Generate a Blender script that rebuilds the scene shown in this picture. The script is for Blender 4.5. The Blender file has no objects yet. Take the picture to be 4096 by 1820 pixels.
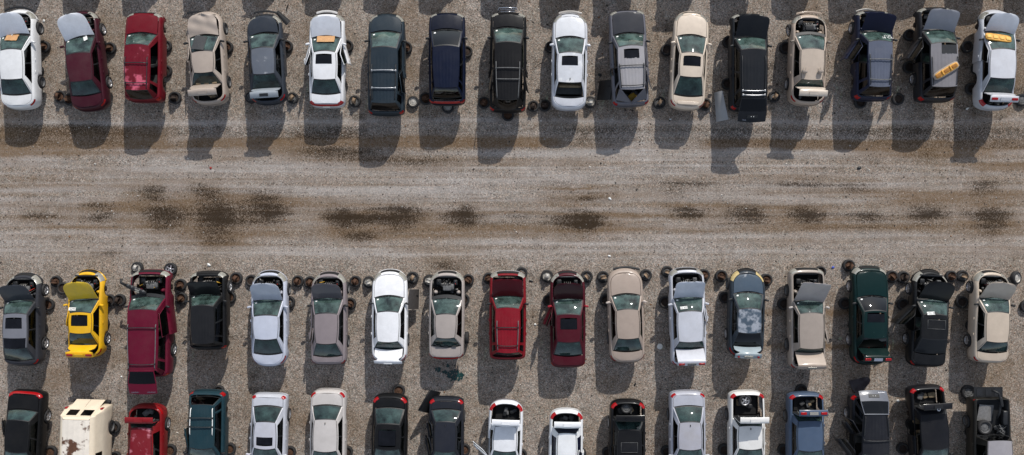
import bpy, math, random
import numpy as np
from mathutils import Vector, Matrix
R = math.radians
C = bpy.context.scene.collection
scene = bpy.context.scene
random.seed(7)

# ------------------------------------------------------------------ camera geometry
H = 44.0            # camera height, metres
F = 3400.0          # focal length in photo pixels (4096 wide)
REG = {'T1': (0, 0, .559), 'T2': (700, 0, .559), 'T3': (1400, 0, .559), 'T4': (2120, 0, .559),
       'T5': (2800, 0, .5591), 'T6': (3396, 0, .5591),
       'M1': (0, 1020, .5065), 'M2': (700, 1020, .5065), 'M3': (1400, 1020, .5065), 'M4': (2120, 1020, .5065),
       'M5': (2800, 1020, .5065), 'M6': (3396, 1020, .5065),
       'B1': (0, 1500, .3183), 'B2': (700, 1500, .3183), 'B3': (1400, 1500, .3183), 'B4': (2120, 1500, .3183),
       'B5': (2800, 1500, .27945), 'B6': (3396, 1500, .27945), 'P': (0, 0, 1.0)}

def W2(reg, x, y, z=0.0):
    """where a survey point of the yard lies, at height z"""
    x0, y0, k = REG[reg]
    s = (H - z) / F
    return ((x0 + x * k - 2048) * s, (910 - (y0 + y * k)) * s)

# ------------------------------------------------------------------ small mesh kit
def srgb(r, g, b):
    f = lambda c: (c / 255 / 12.92) if c / 255 <= .04045 else ((c / 255 + .055) / 1.055) ** 2.4
    return (f(r), f(g), f(b), 1)

def mk(name, V, Fs, mats, parent=None, smooth=True, midx=None, loc=None):
    me = bpy.data.meshes.new(name)
    me.from_pydata([tuple(v) for v in V], [], Fs)
    if not isinstance(mats, (list, tuple)): mats = [mats]
    for m in mats: me.materials.append(m)
    if midx is not None: me.polygons.foreach_set('material_index', midx)
    me.polygons.foreach_set('use_smooth', [smooth if isinstance(smooth, bool) else smooth[i] for i in range(len(Fs))])
    me.update()
    o = bpy.data.objects.new(name, me); C.objects.link(o)
    if parent: o.parent = parent
    if loc is not None: o.location = loc
    return o

class MB:
    def __init__(s): s.V = []; s.F = []; s.M = []; s.S = []
    def add(s, V, Fs, mi=0, smooth=True):
        n = len(s.V); s.V += [tuple(v) for v in V]
        s.F += [tuple(i + n for i in f) for f in Fs]; s.M += [mi] * len(Fs); s.S += [smooth] * len(Fs)
        return s
    def box(s, c, d, mi=0, rz=0, rx=0):
        m = Matrix.Rotation(rz, 3, 'Z') @ Matrix.Rotation(rx, 3, 'X')
        V = [Vector(c) + m @ Vector((sx * d[0] / 2, sy * d[1] / 2, sz * d[2] / 2)) for sx in (-1, 1) for sy in (-1, 1) for sz in (-1, 1)]
        return s.add(V, [(0, 1, 3, 2), (4, 6, 7, 5), (0, 4, 5, 1), (2, 3, 7, 6), (0, 2, 6, 4), (1, 5, 7, 3)], mi, False)
    def rbox(s, c, d, mi=0, rz=0, rx=0, e=.35, nu=12, nv=7):
        m = Matrix.Rotation(rz, 3, 'Z') @ Matrix.Rotation(rx, 3, 'X')
        p = lambda t: math.copysign(abs(t) ** e, t)
        V = []
        for j in range(nv + 1):
            b = -math.pi / 2 + math.pi * j / nv
            for i in range(nu):
                a = 2 * math.pi * (i + .5) / nu
                V.append(Vector(c) + m @ Vector((d[0] / 2 * p(math.cos(a)) * p(math.cos(b)), d[1] / 2 * p(math.sin(a)) * p(math.cos(b)), d[2] / 2 * p(math.sin(b)))))
        Fs = [(j * nu + i, j * nu + (i + 1) % nu, (j + 1) * nu + (i + 1) % nu, (j + 1) * nu + i) for j in range(nv) for i in range(nu)]
        return s.add(V, Fs, mi, True)
    def tube(s, pts, r, mi=0, n=8):
        pts = [Vector(p) for p in pts]; V = []
        for i, p in enumerate(pts):
            d = (pts[min(i + 1, len(pts) - 1)] - pts[max(i - 1, 0)]).normalized()
            a = d.cross(Vector((0, 0, 1)) if abs(d.z) < .9 else Vector((1, 0, 0))).normalized(); b = d.cross(a)
            for k in range(n):
                t = 2 * math.pi * k / n; V.append(p + (a * math.cos(t) + b * math.sin(t)) * r)
        Fs = [(i * n + k, i * n + (k + 1) % n, (i + 1) * n + (k + 1) % n, (i + 1) * n + k) for i in range(len(pts) - 1) for k in range(n)]
        Fs += [tuple(range(n))[::-1], tuple((len(pts) - 1) * n + k for k in range(n))]
        return s.add(V, Fs, mi, True)
    def lathe(s, prof, mi=0, n=28, mat=None, close=False):
        """prof: (r, h) about local z; mat: Matrix to place"""
        mat = mat or Matrix.Identity(4); V = []
        for r, h in prof:
            for k in range(n):
                t = 2 * math.pi * k / n; V.append(mat @ Vector((r * math.cos(t), r * math.sin(t), h)))
        q = len(prof); rng = range(q if close else q - 1)
        Fs = [(i * n + k, i * n + (k + 1) % n, ((i + 1) % q) * n + (k + 1) % n, ((i + 1) % q) * n + k) for i in rng for k in range(n)]
        return s.add(V, Fs, mi, True)
    def grid(s, G, mi=0, smooth=True, flip=False):
        nr, nc = len(G), len(G[0]); V = [p for row in G for p in row]
        Fs = [(j * nc + i, j * nc + i + 1, (j + 1) * nc + i + 1, (j + 1) * nc + i) for j in range(nr - 1) for i in range(nc - 1)]
        if flip: Fs = [f[::-1] for f in Fs]
        return s.add(V, Fs, mi, smooth)
    def shell(s, G, t, mi=0, mi2=None):
        """grid with thickness t below it (along -normal)"""
        mi2 = mi if mi2 is None else mi2
        N = gnormals(G); nr, nc = len(G), len(G[0])
        G2 = [[Vector(G[j][i]) - N[j][i] * t for i in range(nc)] for j in range(nr)]
        s.grid(G, mi); s.grid(G2, mi2, flip=True)
        rim = [(0, i) for i in range(nc)] + [(j, nc - 1) for j in range(1, nr)] + [(nr - 1, i) for i in range(nc - 2, -1, -1)] + [(j, 0) for j in range(nr - 2, 0, -1)]
        V = [G[j][i] for j, i in rim] + [G2[j][i] for j, i in rim]; n = len(rim)
        return s.add(V, [(k, (k + 1) % n, n + (k + 1) % n, n + k) for k in range(n)], mi, False)
    def build(s, name, mats, parent=None, loc=None):
        return mk(name, s.V, s.F, mats, parent, s.S, s.M, loc)

def gnormals(G):
    nr, nc = len(G), len(G[0]); N = []
    for j in range(nr):
        row = []
        for i in range(nc):
            a = Vector(G[j][min(i + 1, nc - 1)]) - Vector(G[j][max(i - 1, 0)])
            b = Vector(G[min(j + 1, nr - 1)][i]) - Vector(G[max(j - 1, 0)][i])
            n = a.cross(b); row.append(n.normalized() if n.length > 1e-9 else Vector((0, 0, 1)))
        N.append(row)
    return N
def goffset(G, t):
    N = gnormals(G)
    return [[Vector(G[j][i]) + N[j][i] * t for i in range(len(G[0]))] for j in range(len(G))]

def empty(name, loc, rz=0, label=None, cat=None, group=None):
    o = bpy.data.objects.new(name, None); C.objects.link(o)
    o.location = loc; o.rotation_euler = (0, 0, rz); o.empty_display_size = .3
    if label: tag(o, label, cat, group)
    return o
def tag(o, label=None, cat=None, group=None, kind=None):
    if label: o['label'] = label
    if cat: o['category'] = cat
    if group: o['group'] = group
    if kind: o['kind'] = kind
    return o
def text_mesh(txt, size):
    cu = bpy.data.curves.new('lettering', 'FONT'); cu.body = txt; cu.size = size; cu.align_x = 'CENTER'; cu.align_y = 'CENTER'; cu.extrude = .001
    o = bpy.data.objects.new('tmp', cu); C.objects.link(o)
    dg = bpy.context.evaluated_depsgraph_get(); me = bpy.data.meshes.new_from_object(o.evaluated_get(dg))
    bpy.data.objects.remove(o); return me
def lettering(name, txt, size, mat, parent, loc, rot=(0, 0, 0)):
    me = text_mesh(txt, size); me.materials.clear(); me.materials.append(mat)
    o = bpy.data.objects.new(name, me); C.objects.link(o); o.parent = parent; o.location = loc; o.rotation_euler = rot
    return o

# ------------------------------------------------------------------ materials
_m = {}
def nt(name):
    m = bpy.data.materials.new(name); m.use_nodes = True
    return m, m.node_tree.nodes, m.node_tree.links
def noise(N, L, scale, detail=4, rough=.6, coord='Object', vec=None, w=None):
    n = N.new('ShaderNodeTexNoise'); n.inputs['Scale'].default_value = scale; n.inputs['Detail'].default_value = detail; n.inputs['Roughness'].default_value = rough
    if vec is None:
        tc = N.new('ShaderNodeTexCoord'); vec = tc.outputs[coord]
    if w is not None:
        n.noise_dimensions = '4D'; L.new(w, n.inputs['W'])
    L.new(vec, n.inputs['Vector']); return n
def ramp(N, L, src, a, b, ca=(0, 0, 0, 1), cb=(1, 1, 1, 1)):
    r = N.new('ShaderNodeValToRGB'); r.color_ramp.elements[0].position = a; r.color_ramp.elements[1].position = b
    r.color_ramp.elements[0].color = ca; r.color_ramp.elements[1].color = cb
    L.new(src, r.inputs[0]); return r
def mixc(N, L, fac, a, b, mode='MIX'):
    x = N.new('ShaderNodeMix'); x.data_type = 'RGBA'; x.blend_type = mode
    for s, v in ((x.inputs[0], fac), (x.inputs[6], a), (x.inputs[7], b)):
        if isinstance(v, (int, float, tuple)): s.default_value = v
        else: L.new(v, s)
    return x.outputs[2]
def math_(N, L, op, a, b=0.0, clamp=False):
    x = N.new('ShaderNodeMath'); x.operation = op; x.use_clamp = clamp
    for s, v in ((x.inputs[0], a), (x.inputs[1], b)):
        if isinstance(v, (int, float)): s.default_value = v
        else: L.new(v, s)
    return x.outputs[0]

def paint(col, dust=.22, rough=.42, metal=.0, blotch=None, coat=.4):
    """car paint; blotch = (colour, scale, low, high) for peeled or rusted patches"""
    key = ('paint', col, dust, rough, metal, blotch, coat)
    if key in _m: return _m[key]
    dust = dust * (.62 if sum(col) > 390 else .4) * min(1, .08 + 1.25 * sum(col) / 765)
    lum = sum(col) / 3; spec = .34; sat = max(col) - min(col)
    if lum < 80: col = tuple(v * .72 for v in col); spec = .14; coat *= .35; rough = max(rough, .42)
    elif lum < 130 or sat > 90: spec = .2; coat *= .5; mn = min(col); col = tuple(max(0, v - .35 * mn) for v in col) if sat > 40 else col
    m, N, L = nt('car_paint'); b = N['Principled BSDF']
    oi = N.new('ShaderNodeObjectInfo'); w = math_(N, L, 'MULTIPLY', oi.outputs['Random'], 37.0)
    n1 = noise(N, L, 1.6, 6, .65, w=w); n2 = noise(N, L, 26, 3, .7)
    f = math_(N, L, 'MULTIPLY', ramp(N, L, n1.outputs[0], .38, .68).outputs[0], dust, True)
    f2 = math_(N, L, 'MULTIPLY', ramp(N, L, n2.outputs[0], .4, .75).outputs[0], dust * .7, True)
    f = math_(N, L, 'ADD', f, f2, True)
    nv_ = noise(N, L, 2.8, 7, .7, w=w); cc = srgb(*col)
    c = mixc(N, L, ramp(N, L, nv_.outputs[0], .36, .66).outputs[0], tuple(v * .91 for v in cc[:3]) + (1,), tuple(min(.86, v * 1.04) for v in cc[:3]) + (1,))
    c = mixc(N, L, f, c, srgb(150, 143, 134))
    rg = math_(N, L, 'ADD', math_(N, L, 'MULTIPLY', f, .6), rough)
    ct = math_(N, L, 'SUBTRACT', coat, math_(N, L, 'MULTIPLY', f, .8), True)
    if blotch:
        bc, sc, lo, hi = blotch
        n3 = noise(N, L, sc, 5, .55, w=w); k = ramp(N, L, n3.outputs[0], lo, hi).outputs[0]
        n4 = noise(N, L, sc * 5, 4, .6); bcol = mixc(N, L, n4.outputs[0], srgb(*[int(v * .75) for v in bc]), srgb(*[min(255, int(v * 1.15)) for v in bc]))
        c = mixc(N, L, k, c, bcol)
        rg = math_(N, L, 'ADD', rg, math_(N, L, 'MULTIPLY', k, .35), True); ct = math_(N, L, 'MULTIPLY', ct, math_(N, L, 'SUBTRACT', 1.0, k), True)
    L.new(c, b.inputs['Base Color']); L.new(rg, b.inputs['Roughness']); L.new(ct, b.inputs['Coat Weight'])
    b.inputs['Specular IOR Level'].default_value = spec
    b.inputs['Metallic'].default_value = metal; b.inputs['Coat Roughness'].default_value = .12
    bp = N.new('ShaderNodeBump'); bp.inputs['Strength'].default_value = .12; bp.inputs['Distance'].default_value = .02
    n5 = noise(N, L, 5, 3, .5); L.new(n5.outputs[0], bp.inputs['Height']); L.new(bp.outputs[0], b.inputs['Normal'])
    _m[key] = m; return m
def plain(col, rough=.6, metal=0., var=.25, scale=12, name='material', spec=.5):
    key = ('plain', col, rough, metal, var, scale, name)
    if key in _m: return _m[key]
    m, N, L = nt(name); b = N['Principled BSDF']; n1 = noise(N, L, scale, 5, .65)
    c0 = srgb(*col); dk = tuple(v * (1 - var) for v in c0[:3]) + (1,); lt = tuple(min(1, v * (1 + var)) for v in c0[:3]) + (1,)
    L.new(mixc(N, L, ramp(N, L, n1.outputs[0], .3, .7).outputs[0], dk, lt), b.inputs['Base Color'])
    b.inputs['Roughness'].default_value = rough; b.inputs['Metallic'].default_value = metal
    _m[key] = m; return m
def glass(tint, rough=.02, haze=.1, hcol=(120, 130, 128)):
    key = ('glass', tint, rough, haze, hcol)
    if key in _m: return _m[key]
    m, N, L = nt('window_glass'); N.remove(N['Principled BSDF']); out = N['Material Output']
    t = N.new('ShaderNodeBsdfTransparent'); t.inputs[0].default_value = srgb(*tint)
    g = N.new('ShaderNodeBsdfGlossy'); g.inputs['Roughness'].default_value = rough; g.inputs[0].default_value = (.95, .97, 1, 1)
    d = N.new('ShaderNodeBsdfDiffuse'); d.inputs[0].default_value = srgb(*hcol)
    fr = N.new('ShaderNodeFresnel'); fr.inputs[0].default_value = 1.55
    oi = N.new('ShaderNodeObjectInfo'); w = math_(N, L, 'MULTIPLY', oi.outputs['Random'], 21.0)
    n1 = noise(N, L, 2.2, 5, .6, w=w)
    hz = math_(N, L, 'MULTIPLY', ramp(N, L, n1.outputs[0], .3, .7).outputs[0], haze * 1.8, True)
    m1 = N.new('ShaderNodeMixShader'); L.new(hz, m1.inputs[0]); L.new(t.outputs[0], m1.inputs[1]); L.new(d.outputs[0], m1.inputs[2])
    m2 = N.new('ShaderNodeMixShader'); L.new(math_(N, L, 'MULTIPLY', fr.outputs[0], .8, True), m2.inputs[0]); L.new(m1.outputs[0], m2.inputs[1]); L.new(g.outputs[0], m2.inputs[2])
    L.new(m2.outputs[0], out.inputs[0]); _m[key] = m; return m

RUBBER = plain((38, 37, 38), .8, 0, .35, 20, 'tyre_rubber')
BLACK = plain((20, 21, 23), .55, 0, .3, 10, 'black_plastic')
TRIM = plain((34, 35, 37), .45, 0, .3, 10, 'dark_trim')
DARK = plain((14, 14, 15), .8, 0, .3, 6, 'dark_cavity')
SEATC = plain((66, 66, 66), .85, 0, .3, 8, 'seat_cloth')
SEATT = plain((128, 112, 88), .85, 0, .3, 8, 'tan_seat_cloth')
DASH = plain((48, 50, 50), .75, 0, .3, 8, 'dashboard_plastic')
STEEL = plain((120, 118, 115), .45, .6, .35, 14, 'bare_steel')
ALU = plain((196, 196, 198), .35, .7, .25, 14, 'alloy_metal')
CHROME = plain((205, 207, 212), .16, .95, .1, 14, 'chrome')
RUST = plain((82, 57, 41), .85, .15, .6, 16, 'rusty_steel')
RUSTD = plain((54, 42, 35), .85, .15, .6, 16, 'dark_rusty_steel')
REDL = plain((150, 14, 18), .2, 0, .25, 20, 'red_lens')
CLEARL = plain((150, 148, 140), .2, .2, .25, 20, 'clear_lens')
AMBER = plain((205, 150, 60), .6, 0, .3, 8, 'amber_foam')
WHITE = plain((228, 228, 224), .7, 0, .08, 20, 'white_paper')
CARD = plain((186, 142, 98), .85, 0, .15, 10, 'cardboard')
WIRE = plain((150, 40, 30), .6, 0, .3, 10, 'red_wire')
GREYP = plain((92, 92, 92), .6, 0, .35, 10, 'grey_metal_part')
YELM = plain((190, 150, 50), .6, 0, .3, 10, 'yellow_plastic')
GL_WS = glass((92, 132, 122), .03, .42, (92, 116, 110))
GL_RW = glass((78, 118, 108), .03, .32, (74, 100, 96))
GL_SIDE = glass((58, 76, 70), .03, .02, (70, 80, 76))
GL_DARK = glass((26, 30, 32), .03, .02, (40, 42, 46))
GL_SUN = glass((30, 32, 36), .10, .22, (34, 34, 42))
# ------------------------------------------------------------------ wheels and wheel stands
def wheel_meshes():
    out = {}
    for kind, rmat in (('alloy', ALU), ('steel', GREYP), ('rusty', RUST)):
        t = MB(); w = .105; r = .32
        t.lathe([(.215, w), (.26, w + .004), (.295, w - .004), (r, w - .04), (r + .002, 0), (r, -w + .04), (.295, -w + .004), (.26, -w - .004), (.215, -w)], 0, 30, close=True)
        tm = t.build('tyre', RUBBER); me_t = tm.data; bpy.data.objects.remove(tm)
        q = MB(); q.lathe([(.217, w - .005), (.205, w - .012), (.185, w - .05), (.18, -w)], 0, 30)
        if kind == 'alloy':
            for k in range(5):
                a = 2 * math.pi * k / 5; m = Matrix.Rotation(a, 4, 'Z')
                P = [m @ Vector(p) for p in ((.03, -.04, w - .03), (.2, -.03, w - .015), (.2, .03, w - .015), (.03, .04, w - .03), (.03, -.04, w - .06), (.2, -.03, w - .04), (.2, .03, w - .04), (.03, .04, w - .06))]
                q.add(P, [(0, 1, 2, 3), (0, 4, 5, 1), (3, 2, 6, 7)], 0, False)
            q.lathe([(.0, w - .02), (.05, w - .022), (.055, w - .05)], 0, 14)
            q.lathe([(.0, w - .1), (.19, w - .1)], 1, 20)
        else:
            q.lathe([(.0, w - .055), (.06, w - .05), (.1, w - .075), (.14, w - .05), (.185, w - .08)], 0, 24)
            for k in range(10):
                a = 2 * math.pi * k / 10; q.lathe([(0, w - .052), (.016, w - .052)], 1, 8, Matrix.Translation((.158 * math.cos(a), .158 * math.sin(a), .0)))
        qm = q.build('rim', [rmat, DARK]); me_r = qm.data; bpy.data.objects.remove(qm)
        out[kind] = (me_t, me_r)
    return out
WM = wheel_meshes()
def link(name, me, parent, mat=None):
    o = bpy.data.objects.new(name, me); C.objects.link(o); o.parent = parent
    return o
def add_wheel(parent, side, y, z, x, kind, steer=0):
    w = bpy.data.objects.new('wheel', None); C.objects.link(w); w.parent = parent; w.empty_display_size = .2
    w.location = (side * x, y, z); w.rotation_euler = (0, side * R(90), steer)
    link('tyre', WM[kind][0], w); link('rim', WM[kind][1], w)
def hub(parent, side, y, z, x):
    b = MB(); m = Matrix.Translation((side * x, y, z)) @ Matrix.Rotation(side * R(90), 4, 'Y')
    b.lathe([(0, .05), (.05, .05), (.055, .02), (.13, .02), (.13, -.01), (0, -.01)], 0, 18, m); b.lathe([(.03, -.01), (.03, -.3)], 0, 8, m)
    b.build('brake_disc', RUSTD, parent)

# ------------------------------------------------------------------ the car
KIND = dict(
    sedan=dict(W=.90, H=1.42, belt=.94, nose=.70, deck=.97, cf=.85, nf=2.3, cr=.6, nr=2.7, L=4.80, wbs=2.72),
    coupe=dict(W=.88, H=1.34, belt=.90, nose=.64, deck=.94, cf=.95, nf=2.15, cr=.65, nr=2.5, L=4.55, wbs=2.55),
    boxy=dict(W=.90, H=1.40, belt=.92, nose=.78, deck=.96, cf=.5, nf=3.2, cr=.4, nr=3.6, L=4.9, wbs=2.75),
    suv=dict(W=.93, H=1.72, belt=1.06, nose=.88, deck=1.06, cf=.5, nf=2.9, cr=.35, nr=3.6, L=4.75, wbs=2.75),
    pickup=dict(W=.95, H=1.70, belt=1.08, nose=.9, deck=1.05, cf=.45, nf=3.2, cr=.2, nr=6, L=5.4, wbs=3.3))
LIFT = .45
CARS = []

def build_car(sp):
    K = KIND[sp['kind']].copy(); K.update(sp.get('K', {}))
    o = sp.get('o', {}); reg = sp['reg']; rnd = random.Random(sp['id'] * 13 + 5)
    lift = LIFT; W = o.get('W', K['W']); suv = sp['kind'] == 'suv'
    zr = lift + K['H']
    (al, ar, ay), (bl, br, by) = sp['A'], sp['B']
    A = Vector(W2(reg, (al + ar) / 2, ay, zr)); B = Vector(W2(reg, (bl + br) / 2, by, zr))
    kx = REG[reg][2] * (H - zr) / F
    hwA = (ar - al) / 2 * kx; hwB = (br - bl) / 2 * kx
    d = (A - B); roofL = d.length; d.normalize()
    flip = d.y < 0
    def ty(Y, z): return (W2(reg, 0, Y, z)[1] - A.y) / d.y
    t_wb = ty(sp['wb'], lift + K['belt']) if sp.get('wb') is not None else .78
    t_rb = ty(sp['rb'], lift + K['deck']) if sp.get('rb') is not None else -roofL - .3
    t_r = ty(sp['yr'], lift + .5)
    t_f = ty(sp['yf'], lift + .5) if sp.get('yf') is not None else t_r + K['L']
    tc = (t_f + t_r) / 2; org = A + d * tc
    rz = math.atan2(-d.x, d.y)
    root = empty('parked_car' if sp['kind'] not in ('pickup',) else 'pickup_truck', (org.x, org.y, 0), rz, sp['label'], sp.get('cat', 'car'), sp['group'])
    yf, yr = t_f - tc, t_r - tc; ywt, yrt = -tc, -roofL - tc
    ywb = t_wb - tc; yrb = t_rb - tc
    bw, bt = (.13, .07); rbw, rbt = (.09, .05)          # how far the windscreen and rear window bow in plan
    ywbs, ywts = ywb - bw, ywt - bt; yrbs, yrts = yrb + rbw, yrt + rbt
    if yrbs > yrts - .08: yrbs = yrts - .08
    pm = o.get('paint') or paint(sp['col'], o.get('dust', .2), o.get('rough', .4), o.get('metal', 0), None)
    roofm = o.get('roofm', pm); hoodm = o.get('hoodm', pm); trunkm = o.get('trunkm', pm)
    info = dict(root=root, org=org, d=d, yf=yf, yr=yr, W=W, sp=sp); CARS.append(info)

    def top(y):
        if y > ywbs:
            q = (y - ywbs) / max(.3, yf - ywbs); return K['belt'] + .02 - (K['belt'] + .02 - K['nose']) * q ** 1.5
        if y > yrbs: return K['belt'] + .02 + (K['deck'] - K['belt'] - .02) * (ywbs - y) / (ywbs - yrbs)
        q = (yrbs - y) / max(.25, yrbs - yr); return K['deck'] - .05 * min(1, q) ** 2
    wy_f = min(yf - .82, ywbs + .55); wy_r = wy_f - K['wbs']
    if wy_r < yr + .72: wy_r = yr + .78
    Ra = .37 if not suv else .40; zc = .31
    def arch(y):
        for c in (wy_f, wy_r):
            if abs(y - c) < Ra: return zc + math.sqrt(Ra * Ra - (y - c) ** 2)
        return 0
    # doors, as fractions of the glasshouse
    two = o.get('two_door', False)
    sA, sB, sC = .085, (.60 if two else .47), (.84 if not suv else .80)
    def yb(s): return ywbs + (yrbs - ywbs) * s
    def yt(s): return ywts + (yrts - ywts) * s
    dF0, dF1 = yb(.10), yb(sB); dR1 = max(yb(sC) + .02, wy_r + Ra * .55)
    if sp['kind'] == 'pickup': dR1 = yb(.9)
    # side stations
    y_s0, y_s1 = yr + K['cr'], yf - K['cf']
    ys = [y_s0]; n = int((y_s1 - y_s0) / .085)
    for i in range(1, n): ys.append(y_s0 + (y_s1 - y_s0) * i / n)
    ys.append(y_s1)
    for q in (dF0, dF1, dR1):
        k = min(range(1, len(ys) - 1), key=lambda i: abs(ys[i] - q)); ys[k] = q
    ys.sort()
    nc = 9
    def taper(y): return 1 - .035 * (2 * (y - (yf + yr) / 2) / (yf - yr)) ** 2
    def ring(ew, ef, er, zf, dn=0):
        P = []
        for i in range(nc):                     # rear curve, tip first
            th = math.pi / 2 * (1 - i / nc); q = math.sin(th) ** (2 / K['nr']); w = max(0, math.cos(th)) ** (2 / K['nr'])
            y = y_s0 - (K['cr'] - er) * q; P.append(((W - ew) * w * taper(y), y))
        for y in ys: P.append(((W - ew) * taper(y), y))
        for i in range(1, nc + 1):
            th = math.pi / 2 * i / nc; q = math.sin(th) ** (2 / (K['nf'] + dn)); w = max(0, math.cos(th)) ** (2 / (K['nf'] + dn))
            if i == nc: w = 0
            y = y_s1 + (K['cf'] - ef) * q; P.append(((W - ew) * w * taper(y), y))
        P[0] = (0, P[0][1])
        return [Vector((x, y, lift + zf(y))) for x, y in P]
    hoodgap = .27 if not suv else .2
    defs = [(.10, .12, .12, lambda y: max(.17, arch(y))), (.02, .04, .04, lambda y: max(.25, arch(y))),
            (0, 0, 0, lambda y: max(.44, arch(y))), (.0, .015, .01, lambda y: max(top(y) - .30, arch(y) + .012)),
            (.015, .05, .04, lambda y: max(top(y) - .13, arch(y) + .03)), (.055, .11, .08, lambda y: top(y) - .045),
            (.10, .19, .13, lambda y: top(y) - .008), (.14, hoodgap, .17, lambda y: top(y), .6), (.145, hoodgap + .01, .18, lambda y: top(y) - .16, .6)]
    if sp['kind'] == 'pickup':
        defs[-1] = (.16, hoodgap + .01, .06, lambda y: top(y) - (.16 if y > yrb else .5))
        defs[-2] = (.14, hoodgap, .05, lambda y: top(y)); defs[-3] = (.09, .19, .03, lambda y: top(y) - .006); defs[-4] = (.04, .11, .01, lambda y: top(y) - .04)
    Rg = [ring(*q) for q in defs]; M = len(Rg[0]) - 1; nk = len(Rg)
    def P(side, i, k): v = Rg[k][i]; return Vector((side * v.x, v.y, v.z))
    def inrange(i, a, b): ym = (Rg[2][i].y + Rg[2][i + 1].y) / 2; return b < ym < a
    KD0, KD1 = 1, 6
    body = MB()
    for side in (1, -1):
        V = [P(side, i, k) for k in range(nk) for i in range(M + 1)]; Fs = []
        for k in range(nk - 1):
            for i in range(M):
                if KD0 <= k < KD1 and inrange(i, dF0, dR1): continue
                f = (k * (M + 1) + i, k * (M + 1) + i + 1, (k + 1) * (M + 1) + i + 1, (k + 1) * (M + 1) + i)
                Fs.append(f if side > 0 else f[::-1])
        lipF = [f for f in Fs if min(f) >= 7 * (M + 1)]; Fs = [f for f in Fs if min(f) < 7 * (M + 1)]
        body.add(V, Fs + lipF); body.M[-len(lipF):] = [1] * len(lipF)  # body-coloured lip made black, painting in the shade of the panel gaps
    body.build('body', [pm, BLACK], root)
    # ---- patches of the body skin used for lamps and bumpers
    def patch(side, i0, i1, k0, k1, off):
        G = [[P(side, i, k) for i in range(i0, i1 + 1)] for k in range(k0, k1 + 1)]
        return goffset(G, off if side > 0 else -off)
    def skin(name, segs, off, mat):
        b = MB()
        for (side, i0, i1, k0, k1) in segs: b.grid(patch(side, i0, i1, k0, k1, off), 0, True, side < 0)
        return b.build(name, mat, root)
    fb = o.get('front', 'full')
    if fb != 'off':
        skin('front_bumper', [(1, M - 7, M, 0, 3), (-1, M - 7, M, 0, 3)], .018, o.get('bumperm', pm))
        if fb == 'full': skin('grille', [(1, M - 3, M, 3, 5), (-1, M - 3, M, 3, 5)], .012, CHROME if o.get('chrome') else BLACK)
        for s in (1, -1): skin('headlight', [(s, M - 7, M - 3, 3, 6)], .010, o.get('lampm', CLEARL))
    skin('rear_bumper', [(1, 0, 7, 0, 3), (-1, 0, 7, 0, 3)], .018, o.get('bumperm', pm))
    if o.get('tails', True):
        for s in (1, -1): skin('taillight', [(s, 4, 8, 3 if suv else 4, o.get('tail_k', 5))], .010, REDL)
    if o.get('tailbar'): skin('light_bar', [(1, 0, 4, 4, 6), (-1, 0, 4, 4, 6)], .014, REDL)
    if o.get('plate'):
        b = MB(); b.box((0, yr + .02, lift + .78), (.34, .02, .17), 0, 0, R(20)); b.build('licence_plate', WHITE, root)
    # ---- glasshouse surfaces
    ze = K['H'] - .05
    def xs_b(y): # half width at the waist, along the window foot
        i = min(range(M + 1), key=lambda j: abs(Rg[6][j].y - y)); return Rg[6][i].x - .02
    def S(side, s, v):
        y0, y1 = yb(s), yt(s); x0 = xs_b(y0); q = 1 - s
        x1 = hwA * q + hwB * s + .035 * math.sin(math.pi * s)
        z0 = top(y0) - .004; z1 = ze + .02 * math.sin(math.pi * s)
        bul = .035 * math.sin(math.pi * v) * (.35 + .65 * math.sin(math.pi * s))
        return Vector((side * (x0 + (x1 - x0) * v + bul), y0 + (y1 - y0) * v, lift + z0 + (z1 - z0) * v))
    crown = .06
    def WS(u, v, rear=False):
        s = 1 if rear else 0; e = S(1, s, v); bb = (rbw if rear else bw); bt_ = (rbt if rear else bt)
        bow = (bb + (bt_ - bb) * v) * (1 - u * u) * (-1 if rear else 1)
        return Vector((e.x * u, e.y + bow + (0), e.z + (crown * v + .0) * (1 - u * u) + .035 * math.sin(math.pi * v)))
    def rng(a, b, n): return [a + (b - a) * i / n for i in range(n + 1)]
    rear_open = o.get('gate') in ('open', 'missing')
    for side in (1, -1):
        fr = MB()
        def add(s0, s1, v0, v1, mi, ns=3, nv=6):
            fr.grid([[S(side, s, v) for s in rng(s0, s1, ns)] for v in rng(v0, v1, nv)], mi, True, side > 0)
        add(0, sA, 0, 1, 0); add(sA, 1, .86, 1, 0, 12, 2)
        add(sB - .018, sB + .018, .03, .86, 1, 1)
        add(sC, .93 if suv else 1, 0, .86, 0, 3) if not suv else add(sC - .02, sC + .035, 0, .86, 0, 1)
        if suv: add(.95, 1, 0, .86, 0, 1)
        for (u0, u1) in ((.93, 1.0),):
            fr.grid([[WS(side * u, v) for u in rng(u0, u1, 1)] for v in rng(0, 1, 6)], 0, True, side > 0)
            if not rear_open: fr.grid([[WS(side * u, v, True) for u in rng(u0, u1, 1)] for v in rng(0, 1, 6)], 0, True, side < 0)
        fr.build('window_pillars', [roofm if o.get('roofpill') else pm, BLACK], root)
    # windscreen, seals, rear window
    for rear in (False, True):
        if rear and rear_open: continue
        loopo = [(u, 0) for u in rng(-.93, .93, 8)] + [(.93, v) for v in rng(0, 1, 6)[1:]] + [(u, 1) for u in rng(.93, -.93, 8)[1:]] + [(-.93, v) for v in rng(1, 0, 6)[1:]]
        sl = MB(); n_ = len(loopo) - 1
        Vv = [WS(u, v, rear) + Vector((0, 0, .003)) for u, v in loopo[:n_]] + [WS(u * .955, .06 + v * .87, rear) + Vector((0, 0, .003)) for u, v in loopo[:n_]]
        sl.add(Vv, [(k, (k + 1) % n_, n_ + (k + 1) % n_, n_ + k) for k in range(n_)]); sl.build('window_seal', BLACK, root)
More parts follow.
